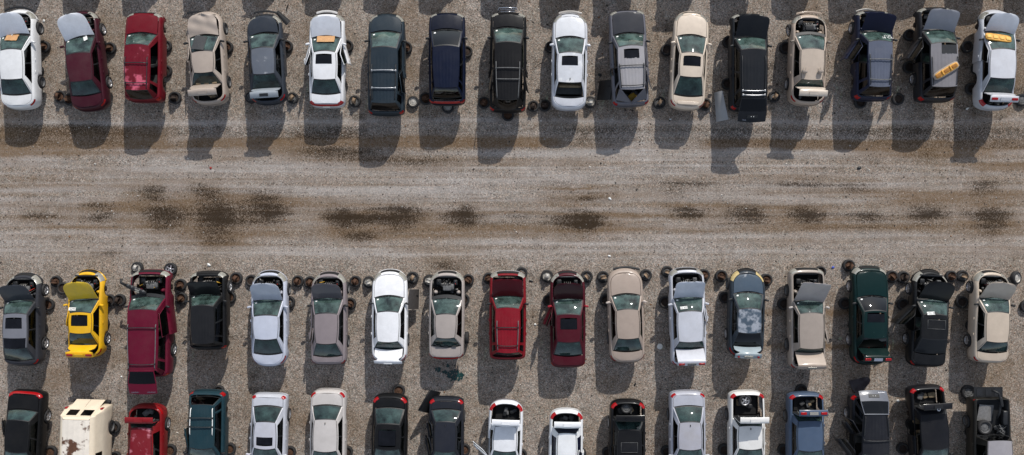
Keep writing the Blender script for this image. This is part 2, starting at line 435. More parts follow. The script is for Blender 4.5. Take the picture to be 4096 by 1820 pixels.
    def pane(name, rear, u0, u1, v0, v1, mat):
        b = MB(); b.grid([[WS(u, v, rear) for u in rng(u0, u1, 10)] for v in rng(v0, v1, 6)], 0, True, not rear); return b.build(name, mat, root)
    ws = pane('windshield', False, -.93, .93, .05, .93, o.get('wsm', GL_WS))
    if o.get('rear_glass', True) and not rear_open: pane('rear_window', True, -.93, .93, .05, .93, o.get('rwm', GL_RW if not suv else GL_DARK))
    # small white lot sticker low in the passenger corner of the windscreen
    if o.get('sticker', True):
        b = MB(); c = -1
        b.grid([[WS(u, v) + Vector((0, .0, .008)) for u in rng(-.80, -.68, 1)] for v in rng(.12, .2, 1)], 0); st = b.build('sticker', WHITE, ws)
    wp = MB()
    for u0, u1 in ((-.75, -.05), (.02, .72)):
        wp.tube([WS(u0 + (u1 - u0) * t, .03 + .07 * t * (1 - t)) + Vector((0, .01, .03)) for t in (0, .3, .6, 1)], .011, 0, 5)
    wp.build('wipers', BLACK, root)
    # roof
    nu, nv = 28, 14
    ribs = o.get('ribs', suv)
    def RF(u, v, dz=0):
        q = v; e = S(1, v, 1); bow = bt * (1 - u * u) * (1 - v) ** 2 - rbt * (1 - u * u) * v ** 2
        z = e.z + crown * (1 - u * u) * (1 - .15 * math.sin(math.pi * v))
        if ribs and .12 < v < .93 and abs(u) < .72: z += .012 * (1 if math.sin(u * 24) > .3 else 0) * min(1, (v - .12) * 8)
        return Vector((e.x * u, e.y + bow, z + dz))
    sr = o.get('sunroof'); rb_ = MB()
    hole = None
    if sr:                        # given in survey coordinates: left, right, top, bottom
        def loc(x, y):
            p = Vector(W2(reg, x, y, zr)) - org; return (p.x * d.y - p.y * d.x, p.dot(d))
        a, b2 = loc(sr[0], sr[2]), loc(sr[1], sr[3]); lx = sorted((a[0], b2[0])); ly = sorted((a[1], b2[1])); hole = (lx[0], lx[1], ly[0], ly[1])
    us = rng(-1, 1, nu); vs = rng(0, 1, nv)
    if hole:
        hwm = (hwA + hwB) / 2 + .03
        for hx in hole[:2]:
            k = min(range(1, nu), key=lambda i: abs(us[i] - hx / hwm)); us[k] = max(-.95, min(.95, hx / hwm))
        for hy in hole[2:]:
            t = max(.04, min(.96, (hy - ywts) / (yrts - ywts))); k = min(range(1, nv), key=lambda i: abs(vs[i] - t)); vs[k] = t
        us.sort(); vs.sort()
    G = [[RF(u, v) for u in us] for v in vs]; V = [p for r_ in G for p in r_]; Fs = []
    for j in range(nv):
        for i in range(nu):
            if hole:
                um = (us[i] + us[i + 1]) / 2 * ((hwA + hwB) / 2 + .03); vm = ywts + (yrts - ywts) * (vs[j] + vs[j + 1]) / 2
                if hole[0] < um < hole[1] and hole[2] < vm < hole[3]: continue
            Fs.append((j * (nu + 1) + i, (j + 1) * (nu + 1) + i, (j + 1) * (nu + 1) + i + 1, j * (nu + 1) + i + 1))
    rb_.add(V, Fs, 0, True)
    roof = rb_.build('roof', roofm, root)
    if hole:
        def rz_(x, y):
            return RF(max(-1, min(1, x / ((hwA + hwB) / 2 + .03))), max(0, min(1, (y - ywts) / (yrts - ywts)))).z
        b = MB(); x0, x1, y0, y1 = hole[0] + .012, hole[1] - .012, hole[2] + .012, hole[3] - .012
        tilt = o.get('suntilt', 0)
        b.shell([[Vector((x, y, rz_(x, y) + .006 + tilt * (y - y0))) for y in rng(y0, y1, 6)] for x in rng(x1, x0, 6)], .012)
        if o.get('sunglass', True): b.build('sunroof', o.get('sunm', GL_SUN), root)
        if o.get('sun_outline'):
            b = MB(); q = .012
            for (xa, ya, xb, yb_) in ((x0, y0, x1, y0), (x1, y0, x1, y1), (x1, y1, x0, y1), (x0, y1, x0, y0)):
                b.tube([(xa, ya, rz_(xa, ya) + .012), ((xa + xb) / 2, (ya + yb_) / 2, rz_((xa + xb) / 2, (ya + yb_) / 2) + .012), (xb, yb_, rz_(xb, yb_) + .012)], .009, 0, 5)
            b.build('sunroof_seal', GREYP, root)
    if not suv:
        for s in (1, -1):
            b = MB(); b.tube([RF(s * .965, v, .004) for v in rng(.01, .99, 8)], .011, 0, 4); b.build('roof_seam', BLACK, root)
    if o.get('pane2'):
        l_, r2, t_, b_2 = o['pane2']; b = MB()
        def loc2(x, y):
            p = Vector(W2(reg, x, y, zr)) - org; return (p.x * d.y - p.y * d.x, p.dot(d))
        (xa, ya_), (xb_, yb2) = loc2(l_, b_2), loc2(r2, t_); hm = (hwA + hwB) / 2 + .03
        b.shell([[RF(x / hm, (y - ywts) / (yrts - ywts), .008) for x in rng(xa, xb_, 8)] for y in rng(ya_, yb2, 5)], .006); b.build('roof_window', GL_SUN, root)
    if o.get('headliner', True):
        b = MB(); b.grid([[RF(u * .97, v, -.03) for u in rng(-1, 1, 8) ] for v in rng(.03, .97, 5)], 0, True)
        if not hole: b.build('headliner', DASH, root)
    if o.get('antenna'):
        b = MB(); p = RF(0, .88); b.rbox((p.x, p.y, p.z + .02), (.035, .1, .05)); b.build('antenna', BLACK, root)
    # rails and crossbars
    if o.get('rails'):
        v0, v1, fu = o['rails'][:3]; rm = o.get('railm', TRIM)
        for s in (1, -1):
            b = MB(); b.tube([RF(s * fu, v0, .0)] + [RF(s * fu, v, .055) for v in rng(v0 + .03, v1 - .03, 6)] + [RF(s * fu, v1, 0)], .022, 0, 6); b.build('roof_rail', rm, root)
    for Y in o.get('bars', ()):
        yy = (W2(reg, 0, Y, zr)[1] - org.y) / d.y; v = max(.03, min(.97, (yy - ywts) / (yrts - ywts))); fu = o['rails'][2] if o.get('rails') else .78
        b = MB(); b.tube([RF(u * fu, v, .075) for u in rng(-1, 1, 6)], .024, 0, 6)
        for s in (1, -1): b.rbox(tuple(RF(s * fu, v, .04)), (.06, .1, .09))
        b.build('crossbar', o.get('barm', TRIM), root)
    # ---- doors with their windows
    doors = o.get('doors', {}); nowin = o.get('nowin', ())
    for side in (1, -1):
        tagS = 'R' if side > 0 else 'L'
        for nm, ya, ybk, s0, s1 in (('F', dF0, dF1, sA, sB - .018), ('R', dF1, dR1, sB + .018, sC)):
            if nm == 'R' and ybk >= ya - .05: continue
            idx = [i for i in range(M + 1) if ybk - 1e-4 <= Rg[2][i].y <= ya + 1e-4]
            if len(idx) < 2: continue
            key = nm + tagS; i0, i1 = idx[0], idx[-1]
            if doors.get(key) == 'none': continue
            hinge = Vector((side * (W * taper(ya) - .05), ya, 0)); ang = doors.get(key, 0)
            G = [[P(side, i, k) - hinge for i in range(i0, i1 + 1)] for k in range(KD0, KD1 + 1)]
            b = MB(); b.shell(G if side > 0 else [r_[::-1] for r_ in G], .055 if ang else .03, 0, 1)
            panel_door = not (two and nm == 'R')
            D = b.build('door' if panel_door else 'rear_side_panel', [pm, DASH], root); D.location = hinge
            D.rotation_euler = (0, 0, -side * 0 + (R(ang) if side < 0 else -R(ang)) * -1)
            if panel_door:
                hb = MB(); q = P(side, i0 + 2, 4); hb.rbox(tuple(q - hinge + Vector((side * .022, .04, .0))), (.035, .15, .035), 0, e=.6, nu=8, nv=4)
                hb.build('door_handle', o.get('handlem', pm), D)
            if key not in nowin:
                wb_ = MB(); wb_.grid([[S(side, s, v) - hinge for s in rng(s0, s1, 6)] for v in rng(.03, .86, 5)], 0, True, side > 0)
                wb_.build('side_window', o.get('sidem', GL_DARK if (suv and nm == 'R') else GL_SIDE), D)
            if ang:
                fb_ = MB(); ed = [S(side, s0, 0), S(side, s0, .86), S(side, (s0 + s1) / 2, .86), S(side, s1, .86), S(side, s1, 0)]
                fb_.tube([e - hinge for e in ed], .022, 0, 5); fb_.build('window_frame', pm, D)
        if suv:
            wb_ = MB(); wb_.grid([[S(side, s, v) for s in rng(sC + .035, .95, 4)] for v in rng(.03, .86, 5)], 0, True, side > 0)
            if 'Q' + tagS not in nowin: wb_.build('quarter_window', GL_DARK, root)
        # mirror
        if tagS in o.get('mirrors', 'LR'):
            q = S(side, .10, .06); b = MB(); b.rbox((q.x + side * .15, q.y + .02, q.z + .05), (.22, .11, .13), 0, rz=side * R(-14), e=.6)
            b.tube([(q.x, q.y, q.z + .01), (q.x + side * .14, q.y + .02, q.z + .04)], .028, 0, 6); b.build('mirror', o.get('mirm', BLACK), root)
    # ---- hood
    z7 = Rg[7]
    def hw7(y):
        for i in range(M, 0, -1):
            if Rg[7][i - 1].y <= y <= Rg[7][i].y:
                a, b_ = Rg[7][i - 1], Rg[7][i]; t = (y - a.y) / max(1e-6, b_.y - a.y); return a.x + (b_.x - a.x) * t
        return 0
    yh0 = ywbs + .04; yh1 = Rg[7][M].y
    def deckpt(u, y, cr, dz=0): return Vector((u * max(.0, hw7(y) - .018), y, lift + top(y) + dz + cr * (1 - u * u)))
    def bow_y(u, y, amt): return y
    cw = MB(); cw.grid([[WS(u, 0) + Vector((0, .03 * t * 3, -.01 - .03 * t)) for u in rng(-1, 1, 10)] for t in (0, .6, 1.6)], 0, True); cw.build('cowl', BLACK, root)
    hstate = o.get('hood', 0)
    if hstate is not None:
        G = []
        nhy = 14
        for j in range(nhy + 1):
            t = j / nhy; row = []
            for u in rng(-1, 1, 14):
                ys_ = yh0 + (bw) * (1 - u * u); y = ys_ + (yh1 - .004 - ys_) * (1 - (1 - t) ** 1.25)
                p = deckpt(u, y, .045); 
                # raised edges of the pressing
                p.z += .012 * max(0, 1 - abs(abs(u) - .62) / .1) * min(1, t * 4)
                if o.get('crumple'): p.z += .03 * math.sin(u * 7 + t * 5) * t + .02 * math.sin(t * 13 + u * 3)
                row.append(p - Vector((0, yh0, lift + top(yh0))))
            G.append(row)
        b = MB(); b.shell(G, .025, 0, 1); hd = b.build('hood', [hoodm, TRIM], root); hd.location = (0, yh0, lift + top(yh0) + .012)
        hd.rotation_euler = (R(hstate), R(o.get('hoodroll', 0)), R(o.get('hoodyaw', 0)))
        if hstate > 25:
            b = MB(); b.tube([(hw7(yh0) - .08, yh1 - .5, lift + .6), (hw7(yh0) - .15, yh0 + .6 * math.cos(R(hstate)), lift + top(yh0) + .6 * math.sin(R(hstate)) - .06)], .008, 0, 5); b.build('prop_rod', STEEL, root)
    # engine bay
    fl = MB()
    if hstate is None or hstate > 8:
        ey = (yh0 + yh1) / 2 + .05; ez = lift + .5
        e = MB()
        e.rbox((rnd.uniform(-.08, .08), ey - .05, ez + .08), (.62, .42, .38), 0, e=.3)
        e.rbox((rnd.uniform(-.05, .05), ey - .08, ez + .28), (.42, .26, .09), rnd.choice([1, 2, 0]), e=.3)
        for k in range(4): e.tube([(-.16 + .1 * k, ey + .02, ez + .3), (-.16 + .1 * k, ey + .17, ez + .24), (-.16 + .1 * k, ey + .24, ez + .08)], .025, 2, 6)
        e.rbox((.25, ey - .02, ez + .2), (.2, .3, .18), 1, e=.5); e.lathe([(0, .09), (.07, .09), (.07, 0)], 2, 14, Matrix.Translation((-.26, ey + .1, ez + .12)))
        e.build('engine', [BLACK, GREYP, STEEL], root)
        e = MB(); e.rbox((.42, ey + .2, ez + .1), (.2, .27, .22), 0, e=.25); e.box((.42, ey + .14, ez + .225), (.04, .04, .03), 1); e.box((.42, ey + .27, ez + .225), (.04, .04, .03), 2); e.build('battery', [rnd.choice([BLACK, TRIM, GREYP]), WIRE, STEEL], root)
        e = MB(); e.rbox((-.42, ey + .22, ez + .12), (.26, .3, .2), 0, e=.4); e.tube([(-.35, ey + .1, ez + .18), (-.2, ey - .02, ez + .25), (.02, ey - .1, ez + .26)], .05, 0, 8); e.build('air_box', BLACK, root)
        for s in (1, -1):
            e = MB(); e.lathe([(0, .1), (.05, .1), (.055, .07), (.09, .06), (.11, -.1)], 0, 16, Matrix.Translation((s * .58, ey - .30, ez + .16))); e.build('strut_tower', pm, root)
        e = MB(); e.box((0, yh1 - .06, ez + .06), (1.0, .06, .34), 0); e.box((0, yh1 - .02, ez + .24), (1.15, .05, .05), 1)
        for s in (1, -1): e.lathe([(.1, .0), (.15, .0), (.15, -.03), (.1, -.03)], 0, 14, Matrix.Translation((s * .24, yh1 - .1, ez + .08)) @ Matrix.Rotation(R(90), 4, 'X'), True)
        e.build('radiator', [BLACK, STEEL if rnd.random() < .5 else TRIM], root)
        e = MB()
        for k in range(9):
            x0, y0 = rnd.uniform(-.55, .55), ey + rnd.uniform(-.35, .3); x1, y1 = x0 + rnd.uniform(-.4, .4), y0 + rnd.uniform(-.25, .25)
            x1 = max(-.6, min(.6, x1)); e.tube([(x0, y0, ez + .1), (x0 * .6 + x1 * .4, y0 * .5 + y1 * .5, ez + .3 + rnd.uniform(0, .08)), (x1, y1, ez + .12)], rnd.choice([.012, .02, .028]), rnd.choice([0, 0, 0, 1, 2]), 6)
        for k in range(7): e.rbox((rnd.uniform(-.5, .5), ey + rnd.uniform(-.35, .3), ez + .12), (rnd.uniform(.06, .16), rnd.uniform(.06, .16), .12), rnd.choice([0, 2, 3]), rz=rnd.uniform(0, 3), e=.4, nu=8, nv=4)
        e.build('hoses', [BLACK, rnd.choice([WIRE, YELM, TRIM]), STEEL, GREYP], root)
    # floor pan, bulkheads
    zfl = lift + .24
    xin = W - .19
    fl.box((0, (yf + yr) / 2, zfl - .03), (xin * 2, yf - yr - .7, .05))
    fl.box((0, ywbs + .1, lift + .58), (xin * 2, .03, .66)); 
    if sp['kind'] != 'pickup' and not suv: fl.box((0, yrbs - .02, lift + .56), (xin * 2, .03, .6)); fl.box((0, (yrbs + yrts) / 2 - .05, lift + K['deck'] - .12), (xin * 2 - .1, .34, .02), 1)
    if suv: fl.box((0, (yrts + dR1) / 2 + .1, lift + .55), (xin * 2, abs(yrts - dR1) + .2, .05), 1)
    fl.build('floor_pan', [DARK, DASH], root)
    # ---- interior
    seat = o.get('seatm', rnd.choice([SEATC, SEATC, SEATT, DASH]))
    ysf = dF0 - .95; zs = lift + .45
    for s in (-1, 1):
        b = MB(); b.rbox((s * .36, ysf + .1, zs), (.48, .5, .2)); b.rbox((s * .36, ysf - .2, zs + .32), (.46, .18, .58), rx=R(14)); b.rbox((s * .36, ysf - .27, zs + .68), (.24, .1, .16)); b.build('seat', seat, root)
    yrs = min(ysf - .85, dR1 + .25) if not suv else ysf - .95
    if yrs - .3 > yrbs - .1 and sp['kind'] != 'pickup':
        b = MB(); b.rbox((0, yrs + .1, zs + .0), (1.3, .5, .2)); b.rbox((0, yrs - .2, zs + .3), (1.3, .18, .52), rx=R(16))
        for x in (-.4, 0, .4): b.rbox((x, yrs - .28, zs + .57), (.24, .1, .12))
        b.build('rear_seat', seat, root)
    b = MB(); b.rbox((0, ywbs - .18, lift + K['belt'] - .12), (xin * 2 - .06, .5, .24), e=.4); b.rbox((-.36, ywbs - .32, lift + K['belt'] + .0), (.4, .18, .09)); b.build('dashboard', DASH, root)
    b = MB(); sm_ = Matrix.Translation((-.36, ywbs - .52, lift + K['belt'] - .04)) @ Matrix.Rotation(R(62), 4, 'X')
    b.lathe([(.17 + .014 * math.cos(a), .014 * math.sin(a)) for a in [k * math.pi / 3 for k in range(6)]], 0, 20, sm_, True); b.rbox((-.36, ywbs - .52, lift + K['belt'] - .04), (.3, .05, .05)); b.build('steering_wheel', BLACK, root)
    # ---- trunk
    yt0 = yrbs - .04; yt1 = Rg[7][0].y
    ts = o.get('trunk', 0)
    if sp['kind'] != 'pickup' and not suv:
        openw = ts is None or ts > 8
        if ts is not None:
            G = []
            hp = Vector((0, yt0, lift + top(yt0)))
            for t in rng(0, 1, 8):
                row = []
                for u in rng(-1, 1, 12):
                    ys_ = yt0 - rbw * (1 - u * u); y = ys_ + (yt1 + .004 - ys_) * t
                    uu = u; hw = hw7(y) - .01 if y > yt1 + .02 else hw7(yt1 + .03) - .01
                    if openw: hw = min(hw, max(hw7(yt0 - .1) - .05, .3)) if t < .9 else hw7(yt1 + .08)
                    p = Vector((u * hw, y, lift + top(y) + .03 * (1 - u * u))); row.append(p - hp)
                G.append(row)
            if openw:
                last = [Vector(p) for p in G[-1]]; wl = max(abs(p.x) for p in G[4])
                for k, (dy, dz) in enumerate(((-.06, -.03), (-.08, -.14), (-.09, -.30), (-.06, -.34))):
                    G.append([Vector((wl * u, last[0].y + dy - .03 * (1 - u * u), last[6].z + dz)) for u in rng(-1, 1, 12)])
            b = MB(); b.shell(G[::-1], .03, 0, 1); td = b.build('trunk_lid', [trunkm, TRIM], root); td.location = hp + Vector((0, 0, .012)); td.rotation_euler = (-R(ts), 0, R(o.get('trunkyaw', 0)))
            yl = G[-2][6].y if openw else 0; zl = G[-2][6].z if openw else 0
            if openw and o.get('emblem'):
                b = MB(); b.lathe([(.05, .01), (.07, .02), (.085, .01)], 0, 18, Matrix.Translation((0, yl - .0, zl + .24)) @ Matrix.Rotation(R(90), 4, 'X')); b.build('emblem', CHROME, td)
            if openw:
                b = MB(); b.box((0, yl - .015, zl + .12), (.42, .03, .15), 0); b.build('plate_recess', o.get('platem', trunkm), td)
                if o.get('lidlights'):
                    for s in (-1, 1):
                        b = MB(); b.rbox((s * (wl - .2), yl - .0, zl + .12), (.3, .05, .13), 0, e=.25); b.build('lid_light', REDL, td)
                if o.get('lidround'):
                    for s in (-1, 1):
                        b = MB(); b.lathe([(0, .03), (.06, .03), (.06, 0)], 0, 14, Matrix.Translation((s * (wl - .17), yl - .005, zl + .12)) @ Matrix.Rotation(R(90), 4, 'X')); b.build('lid_light', REDL, td)
            if o.get('spoiler'):
                b = MB(); L0 = G[8]
                b.rbox((0, (yt1 - yt0) + .13, top(yt1) - top(yt0) + .10), (1.1, .17, .035), 0); 
                for s in (-1, 1): b.box((s * .42, (yt1 - yt0) + .14, top(yt1) - top(yt0) + .05), (.05, .08, .1))
                b.build('spoiler', pm, td)
        if openw:
            b = MB(); yc = (yt0 + yt1) / 2
            b.box((0, yc, lift + .48), (1.05, abs(yt1 - yt0) * .9, .03), 0)
            jm = [TRIM, SEATC, GREYP, SEATT, RUBBER]
            jk = MB(); 
            for k in range(5): jk.rbox((rnd.uniform(-.38, .38), yc + rnd.uniform(-.12, .12), lift + .58), (rnd.uniform(.12, .4), rnd.uniform(.1, .3), rnd.uniform(.08, .2)), rnd.randrange(4), rz=rnd.uniform(0, 3), e=.4)
            b.build('trunk_floor', DARK, root); jk.build('trunk_lining', jm, root)
            for s in (-1, 1):
                b = MB(); b.tube([(s * .5, yt0, lift + .8), (s * .5, yt0 - .12, lift + .98), (s * .48, yt0 - .18 * math.cos(R(ts or 60)), lift + 1.1)], .014, 0, 5)
                if ts is not None: b.build('lid_hinge', STEEL, root)
    if suv:
        gate = o.get('gate', 'closed')
        def gatemesh():
            b = MB(); hz = lift + ze; Lg = max(.35, yrts - yrbs); gl = math.hypot(.56, Lg)
            return b
        if gate == 'closed':
            b = MB(); b.grid(goffset([[P(1, i, k) for i in range(4, -1, -1)] + [P(-1, i, k) for i in range(1, 5)] for k in (6, 5, 4, 3)], -.012), 0, True, True); b.build('liftgate', o.get('gatem', pm), root)
        if gate == 'open':
            ga = o.get('gate_ang', 8); gw = .70
            g = bpy.data.objects.new('liftgate', None)
            prof = [(0, 0), (.04, -.01), (.1, -.02), (.62, -.05), (.7, -.07), (1.0, -.14), (1.16, -.20)]
            def gp(u, t, off=0):
                for (a, za), (b_, zb_) in zip(prof, prof[1:]):
                    if t <= b_ + 1e-6: q = (t - a) / (b_ - a); z = za + (zb_ - za) * q; break
                w = gw * (.86 + .14 * min(1, t / .6)) if t < .66 else gw * (1.0 - .03 * (t - .66))
                return Vector((u * w, -t - .04 * (1 - u * u) * t, z + .03 * (1 - u * u) + off))
            b = MB()
            b.shell([[gp(u, t) for u in rng(-1, 1, 10)] for t in rng(.64, 1.16, 5)][::-1], .04, 0, 1)
            b.shell([[gp(u, t) for u in rng(-1, 1, 10)] for t in rng(0, .04, 1)][::-1], .04, 0, 1)
            for s in (-1, 1): b.shell([[gp(u, t) for u in (rng(s * 1.0, s * .95, 1) if s < 0 else rng(.95, 1.0, 1))] for t in rng(.04, .62, 4)][::-1], .04, 0, 1)
            g = b.build('liftgate', [o.get('gatem', pm), TRIM], root); g.location = (0, yrt + .02, lift + ze + crown + .01); g.rotation_euler = (R(ga), 0, 0)
            b = MB(); b.grid([[gp(u, t, -.004) for u in rng(-.955, .955, 8)] for t in rng(.035, .645, 4)][::-1], 0); b.build('gate_window', GL_DARK, g)
            b = MB(); q = gp(0, .88, .012); b.box(tuple(q), (.52, .17, .012), 0, 0, R(14)); b.box((q.x - .06, q.y, q.z + .012), (.03, .03, .02), 1); b.box((q.x + .06, q.y, q.z + .012), (.03, .03, .02), 1)
            if o.get('gate_plate', True): b.build('plate_recess', [BLACK, WHITE], g)
            if o.get('gate_text'):
                q = gp(.6, 1.06, .014)
                for tx, ux in o['gate_text']: q = gp(ux, 1.06, .016); lettering('badge', tx, .075, CHROME, g, tuple(q), (R(14), 0, 0))
            for s in (-1, 1):
                b = MB(); b.tube([(s * .62, yrbs + .05, lift + K['belt']), (s * .60, yrt - .4, lift + ze - .02)], .012, 0, 5); b.build('gas_strut', BLACK, root)
        if gate in ('open', 'missing'):
            jk = MB(); yc = (yrt + yrb) / 2
            for k in range(6): jk.rbox((rnd.uniform(-.5, .5), yc + rnd.uniform(-.1, .3), lift + .7), (rnd.uniform(.15, .5), rnd.uniform(.1, .4), rnd.uniform(.1, .3)), rnd.randrange(4), rz=rnd.uniform(0, 3), e=.4)
            jk.build('cargo_trim', [TRIM, SEATC, GREYP, o.get('junkm', SEATC)], root)
            b = MB(); b.tube([S(-1, 1, 0), S(-1, 1, 1), WS(0, 1, True), S(1, 1, 1), S(1, 1, 0)], .03, 0, 6); b.build('gate_frame', pm, root)
        if o.get('gate_spoiler'):
            b = MB(); b.grid([[WS(u, v, True) + Vector((0, -.02, .03)) for u in rng(-.9, .9, 8)] for v in (.86, 1.0)], 0, True, True); b.build('gate_spoiler', pm, root)
    if sp['kind'] == 'pickup':
        b = MB(); yb0 = yrb - .02; yb1 = yr + .06
        b.box((0, (yb0 + yb1) / 2, lift + .56), (2 * (W - .16), yb0 - yb1, .03)); b.box((0, yb0, lift + .8), (2 * (W - .16), .03, .5)); b.build('bed_floor', BLACK, root)
        b = MB(); b.box((0, yr - .25, lift + .62), (1.45, .52, .05), 0)
        for x in (-.45, 0, .45): b.box((x, yr - .25, lift + .65), (.3, .36, .02), 1)
        b.build('tailgate', [BLACK, TRIM], root)
    # ---- wheels
    wk = o.get('wheels', 'steel'); zw = lift + .25; st = R(o.get('steer', 0))
    for s in (1, -1):
        for y, nm in ((wy_f, 'f'), (wy_r, 'r')):
            k2 = wk if isinstance(wk, str) or wk is None else wk.get(nm + ('R' if s > 0 else 'L'))
            if k2: add_wheel(root, s, y, zw, W - .085, k2, st if nm == 'f' else 0)
            else: hub(root, s, y, zw, W - .14)
    # underbody: exhaust and axles, keeps daylight out
    b = MB(); b.tube([(.1, yf - 1.0, lift + .2), (.12, 0, lift + .17), (.35, yr + .8, lift + .2), (.4, yr + .15, lift + .25)], .035, 0, 6)
    for y in (wy_f, wy_r): b.tube([(-(W - .2), y, zw), (W - .2, y, zw)], .035, 0, 6)
    b.build('exhaust', RUSTD, root)
    info.update(WS=WS, RF=RF, S=S, ywts=ywts, yrts=yrts, top=top, wy_f=wy_f, wy_r=wy_r, lift=lift, yrb=yrb, ywb=ywb, reg=reg, zr=zr)
    return info
# ------------------------------------------------------------------ the three rows
GT, GM, GB = 'cars in the far row, noses away from the aisle', 'cars in the middle row, noses towards the aisle', 'cars in the near row, tails towards the middle row'
S_ = []
def car(reg, short, label, kind, col, A, B, yf, yr, wb, rb, cat='car', **o):
    K = o.pop('K', {})
    S_.append(dict(id=len(S_) + 1, reg=reg, short=short, label=label, kind=kind, col=col, A=A, B=B, yf=yf, yr=yr, wb=wb, rb=rb, cat=cat, o=o, K=K,
                   group={'T': GT, 'M': GM, 'B': GB}[reg[0]]))
PEELW = (178, 180, 184)
# -- top row
car('T1', 'white sedan at the left end of the far row', 'white sedan at left end of far row, hood up, cardboard on windscreen', 'sedan', (222, 222, 222), (-8, 155, 352), (-2, 162, 567), 68, 785, 245, 680, hood=38, hoodyaw=7, hoodm=paint((216, 219, 226), .25, .5), front='bumper', wheels='steel', doors={}, mirm=paint((222, 222, 222)), bumperm=paint((222, 222, 222)))
car('T1', 'dark maroon sedan', 'dark maroon sedan with a pale grey raised hood, in the far row', 'sedan', (78, 18, 38), (462, 645, 378), (495, 660, 580), 75, 795, 262, 683, hood=38, hoodyaw=8, hoodm=paint((222, 224, 230), .3, .5), wheels={'fL': None, 'fR': 'alloy', 'rL': None, 'rR': 'alloy'}, mirm=paint((78, 18, 38)), roofm=paint((90, 24, 44), .35, .45))
car('T1', 'red off-roader with two crossbars', 'red sport utility with faded roof and two crossbars, in the far row', 'suv', (140, 12, 34), (888, 1062, 315), (888, 1056, 645), 92, 735, 235, 712, rails=(.26, .97, .88), bars=(452, 590), roofm=paint((142, 10, 40), .3, .45, 0, ((190, 90, 110), 1.6, .55, .62)), nowin=('FR', 'RR'), wheels=None, cat='off-roader', mirrors='', gatem=paint((140, 12, 34)))
car('T2', 'beige sedan with crumpled hood', 'beige grey sedan with a crumpled hood and its trunk open, in the far row', 'sedan', (168, 154, 142), (110, 272, 365), (130, 272, 520), 80, 755, 250, 612, hood=14, crumple=True, hoodroll=0, hoodyaw=2, trunk=68, wheels={'fL': None, 'fR': 'steel', 'rL': 'steel', 'rR': 'steel'}, doors={'FL': 8}, front='off', seatm=SEATT)
car('T2', 'slate sedan with blotchy roof', 'slate grey sedan with a blotchy pale roof and its trunk open, in the far row', 'sedan', (66, 74, 86), (540, 705, 340), (555, 712, 530), 100, 752, 235, 640, hood=10, hoodyaw=4, roofm=paint((92, 98, 108), .3, .5, 0, (PEELW, 1.3, .55, .62)), trunk=70, trunkm=paint((140, 148, 156), .3), wheels={'fL': None, 'fR': None, 'rL': 'alloy', 'rR': None}, nowin=('FR',), platem=TRIM)
car('T2', 'white sedan with front doors ajar', 'white sedan with sunroof and both front doors ajar, cardboard on its windscreen', 'boxy', (226, 226, 228), (985, 1150, 365), (985, 1150, 568), 95, 772, 258, 675, hood=14, hoodm=paint((192, 196, 204), .25, .5), sunroof=(1005, 1122, 392, 458), doors={'FL': 16, 'FR': 16}, wheels=None, plate=True, tailbar=True, tail_k=7, mirm=paint((226, 226, 228)), K=dict(cf=.7, nf=2.6))
car('T3', 'blue grey minivan with its side door open', 'dark blue grey wagon with rails and two bright crossbars, right rear door open', 'suv', (48, 64, 76), (150, 335, 335), (152, 328, 738), 95, 830, 222, 792, rails=(.30, .95, .9), bars=(505, 628), barm=ALU, doors={'RR': 10}, wheels={'fL': None, 'fR': None, 'rL': None, 'rR': None}, hood=0, K=dict(L=5.0, cf=.8, nf=2.4, nose=.78), cat='wagon')
car('T3', 'navy wagon with red tail strip', 'navy wagon with a plain long roof and red tail lamp strip, in the far row', 'suv', (16, 28, 58), (592, 780, 325), (605, 768, 628), 92, 755, 208, 705, hood=3, hoodm=paint((18, 26, 48)), tailbar=True, wsm=GL_DARK, wheels={'fL': None, 'fR': None, 'rL': None, 'rR': None}, bumperm=BLACK, K=dict(H=1.62, nose=.8), cat='wagon', gate_spoiler=True)
car('T3', 'black off-roader with rear doors ajar', 'black sport utility with roof rack, both rear doors ajar, in the far row', 'suv', (26, 26, 29), (1038, 1225, 300), (1045, 1210, 712), 92, 808, 195, 790, hood=2, rails=(.33, .98, .9), bars=(488, 566), doors={'RL': 9, 'RR': 11}, wheels=None, K=dict(L=5.0), cat='off-roader', railm=GREYP, barm=GREYP)
car('T4', 'silver sedan missing its rear window', 'silver white sedan with a sunroof and its rear window gone, in the far row', 'sedan', (204, 206, 212), (200, 380, 375), (198, 375, 590), 92, 792, 262, 700, hood=1, sunroof=(228, 343, 405, 470), rear_glass=False, wheels=None, roofm=paint((206, 208, 213), .25, .5, 0, ((226, 226, 226), 2.2, .55, .66)), antenna=True, mirm=paint((204, 206, 212)), tails=False, hoodm=paint((212, 214, 218), .2, .35))
car('T4', 'grey off-roader with empty tailgate', 'grey sport utility with ribbed pale roof and no tailgate, left rear door swung open', 'suv', (96, 96, 104), (630, 815, 325), (650, 822, 640), 75, 765, 235, 750, hood=3, hoodm=paint((72, 74, 82), .2), roofm=paint((150, 148, 152), .4, .5), rails=(.40, .97, .92), bars=(470, 607), sunroof=(672, 783, 358, 415), doors={'RL': 'none', 'FR': 2, 'RR': 12}, gate='missing', wheels=None, junkm=YELM, cat='off-roader', railm=BLACK)
car('T4', 'light beige sedan with tilted sunroof', 'light beige sedan with tilted sunroof and trunk spoiler, glare on its windscreen', 'sedan', (206, 190, 172), (1080, 1245, 375), (1070, 1235, 550), 82, 790, 250, 690, hood=2, sunroof=(1100, 1220, 402, 476), suntilt=.16, spoiler=True, wheels=None, mirm=paint((206, 190, 172)), bumperm=paint((200, 184, 166)))
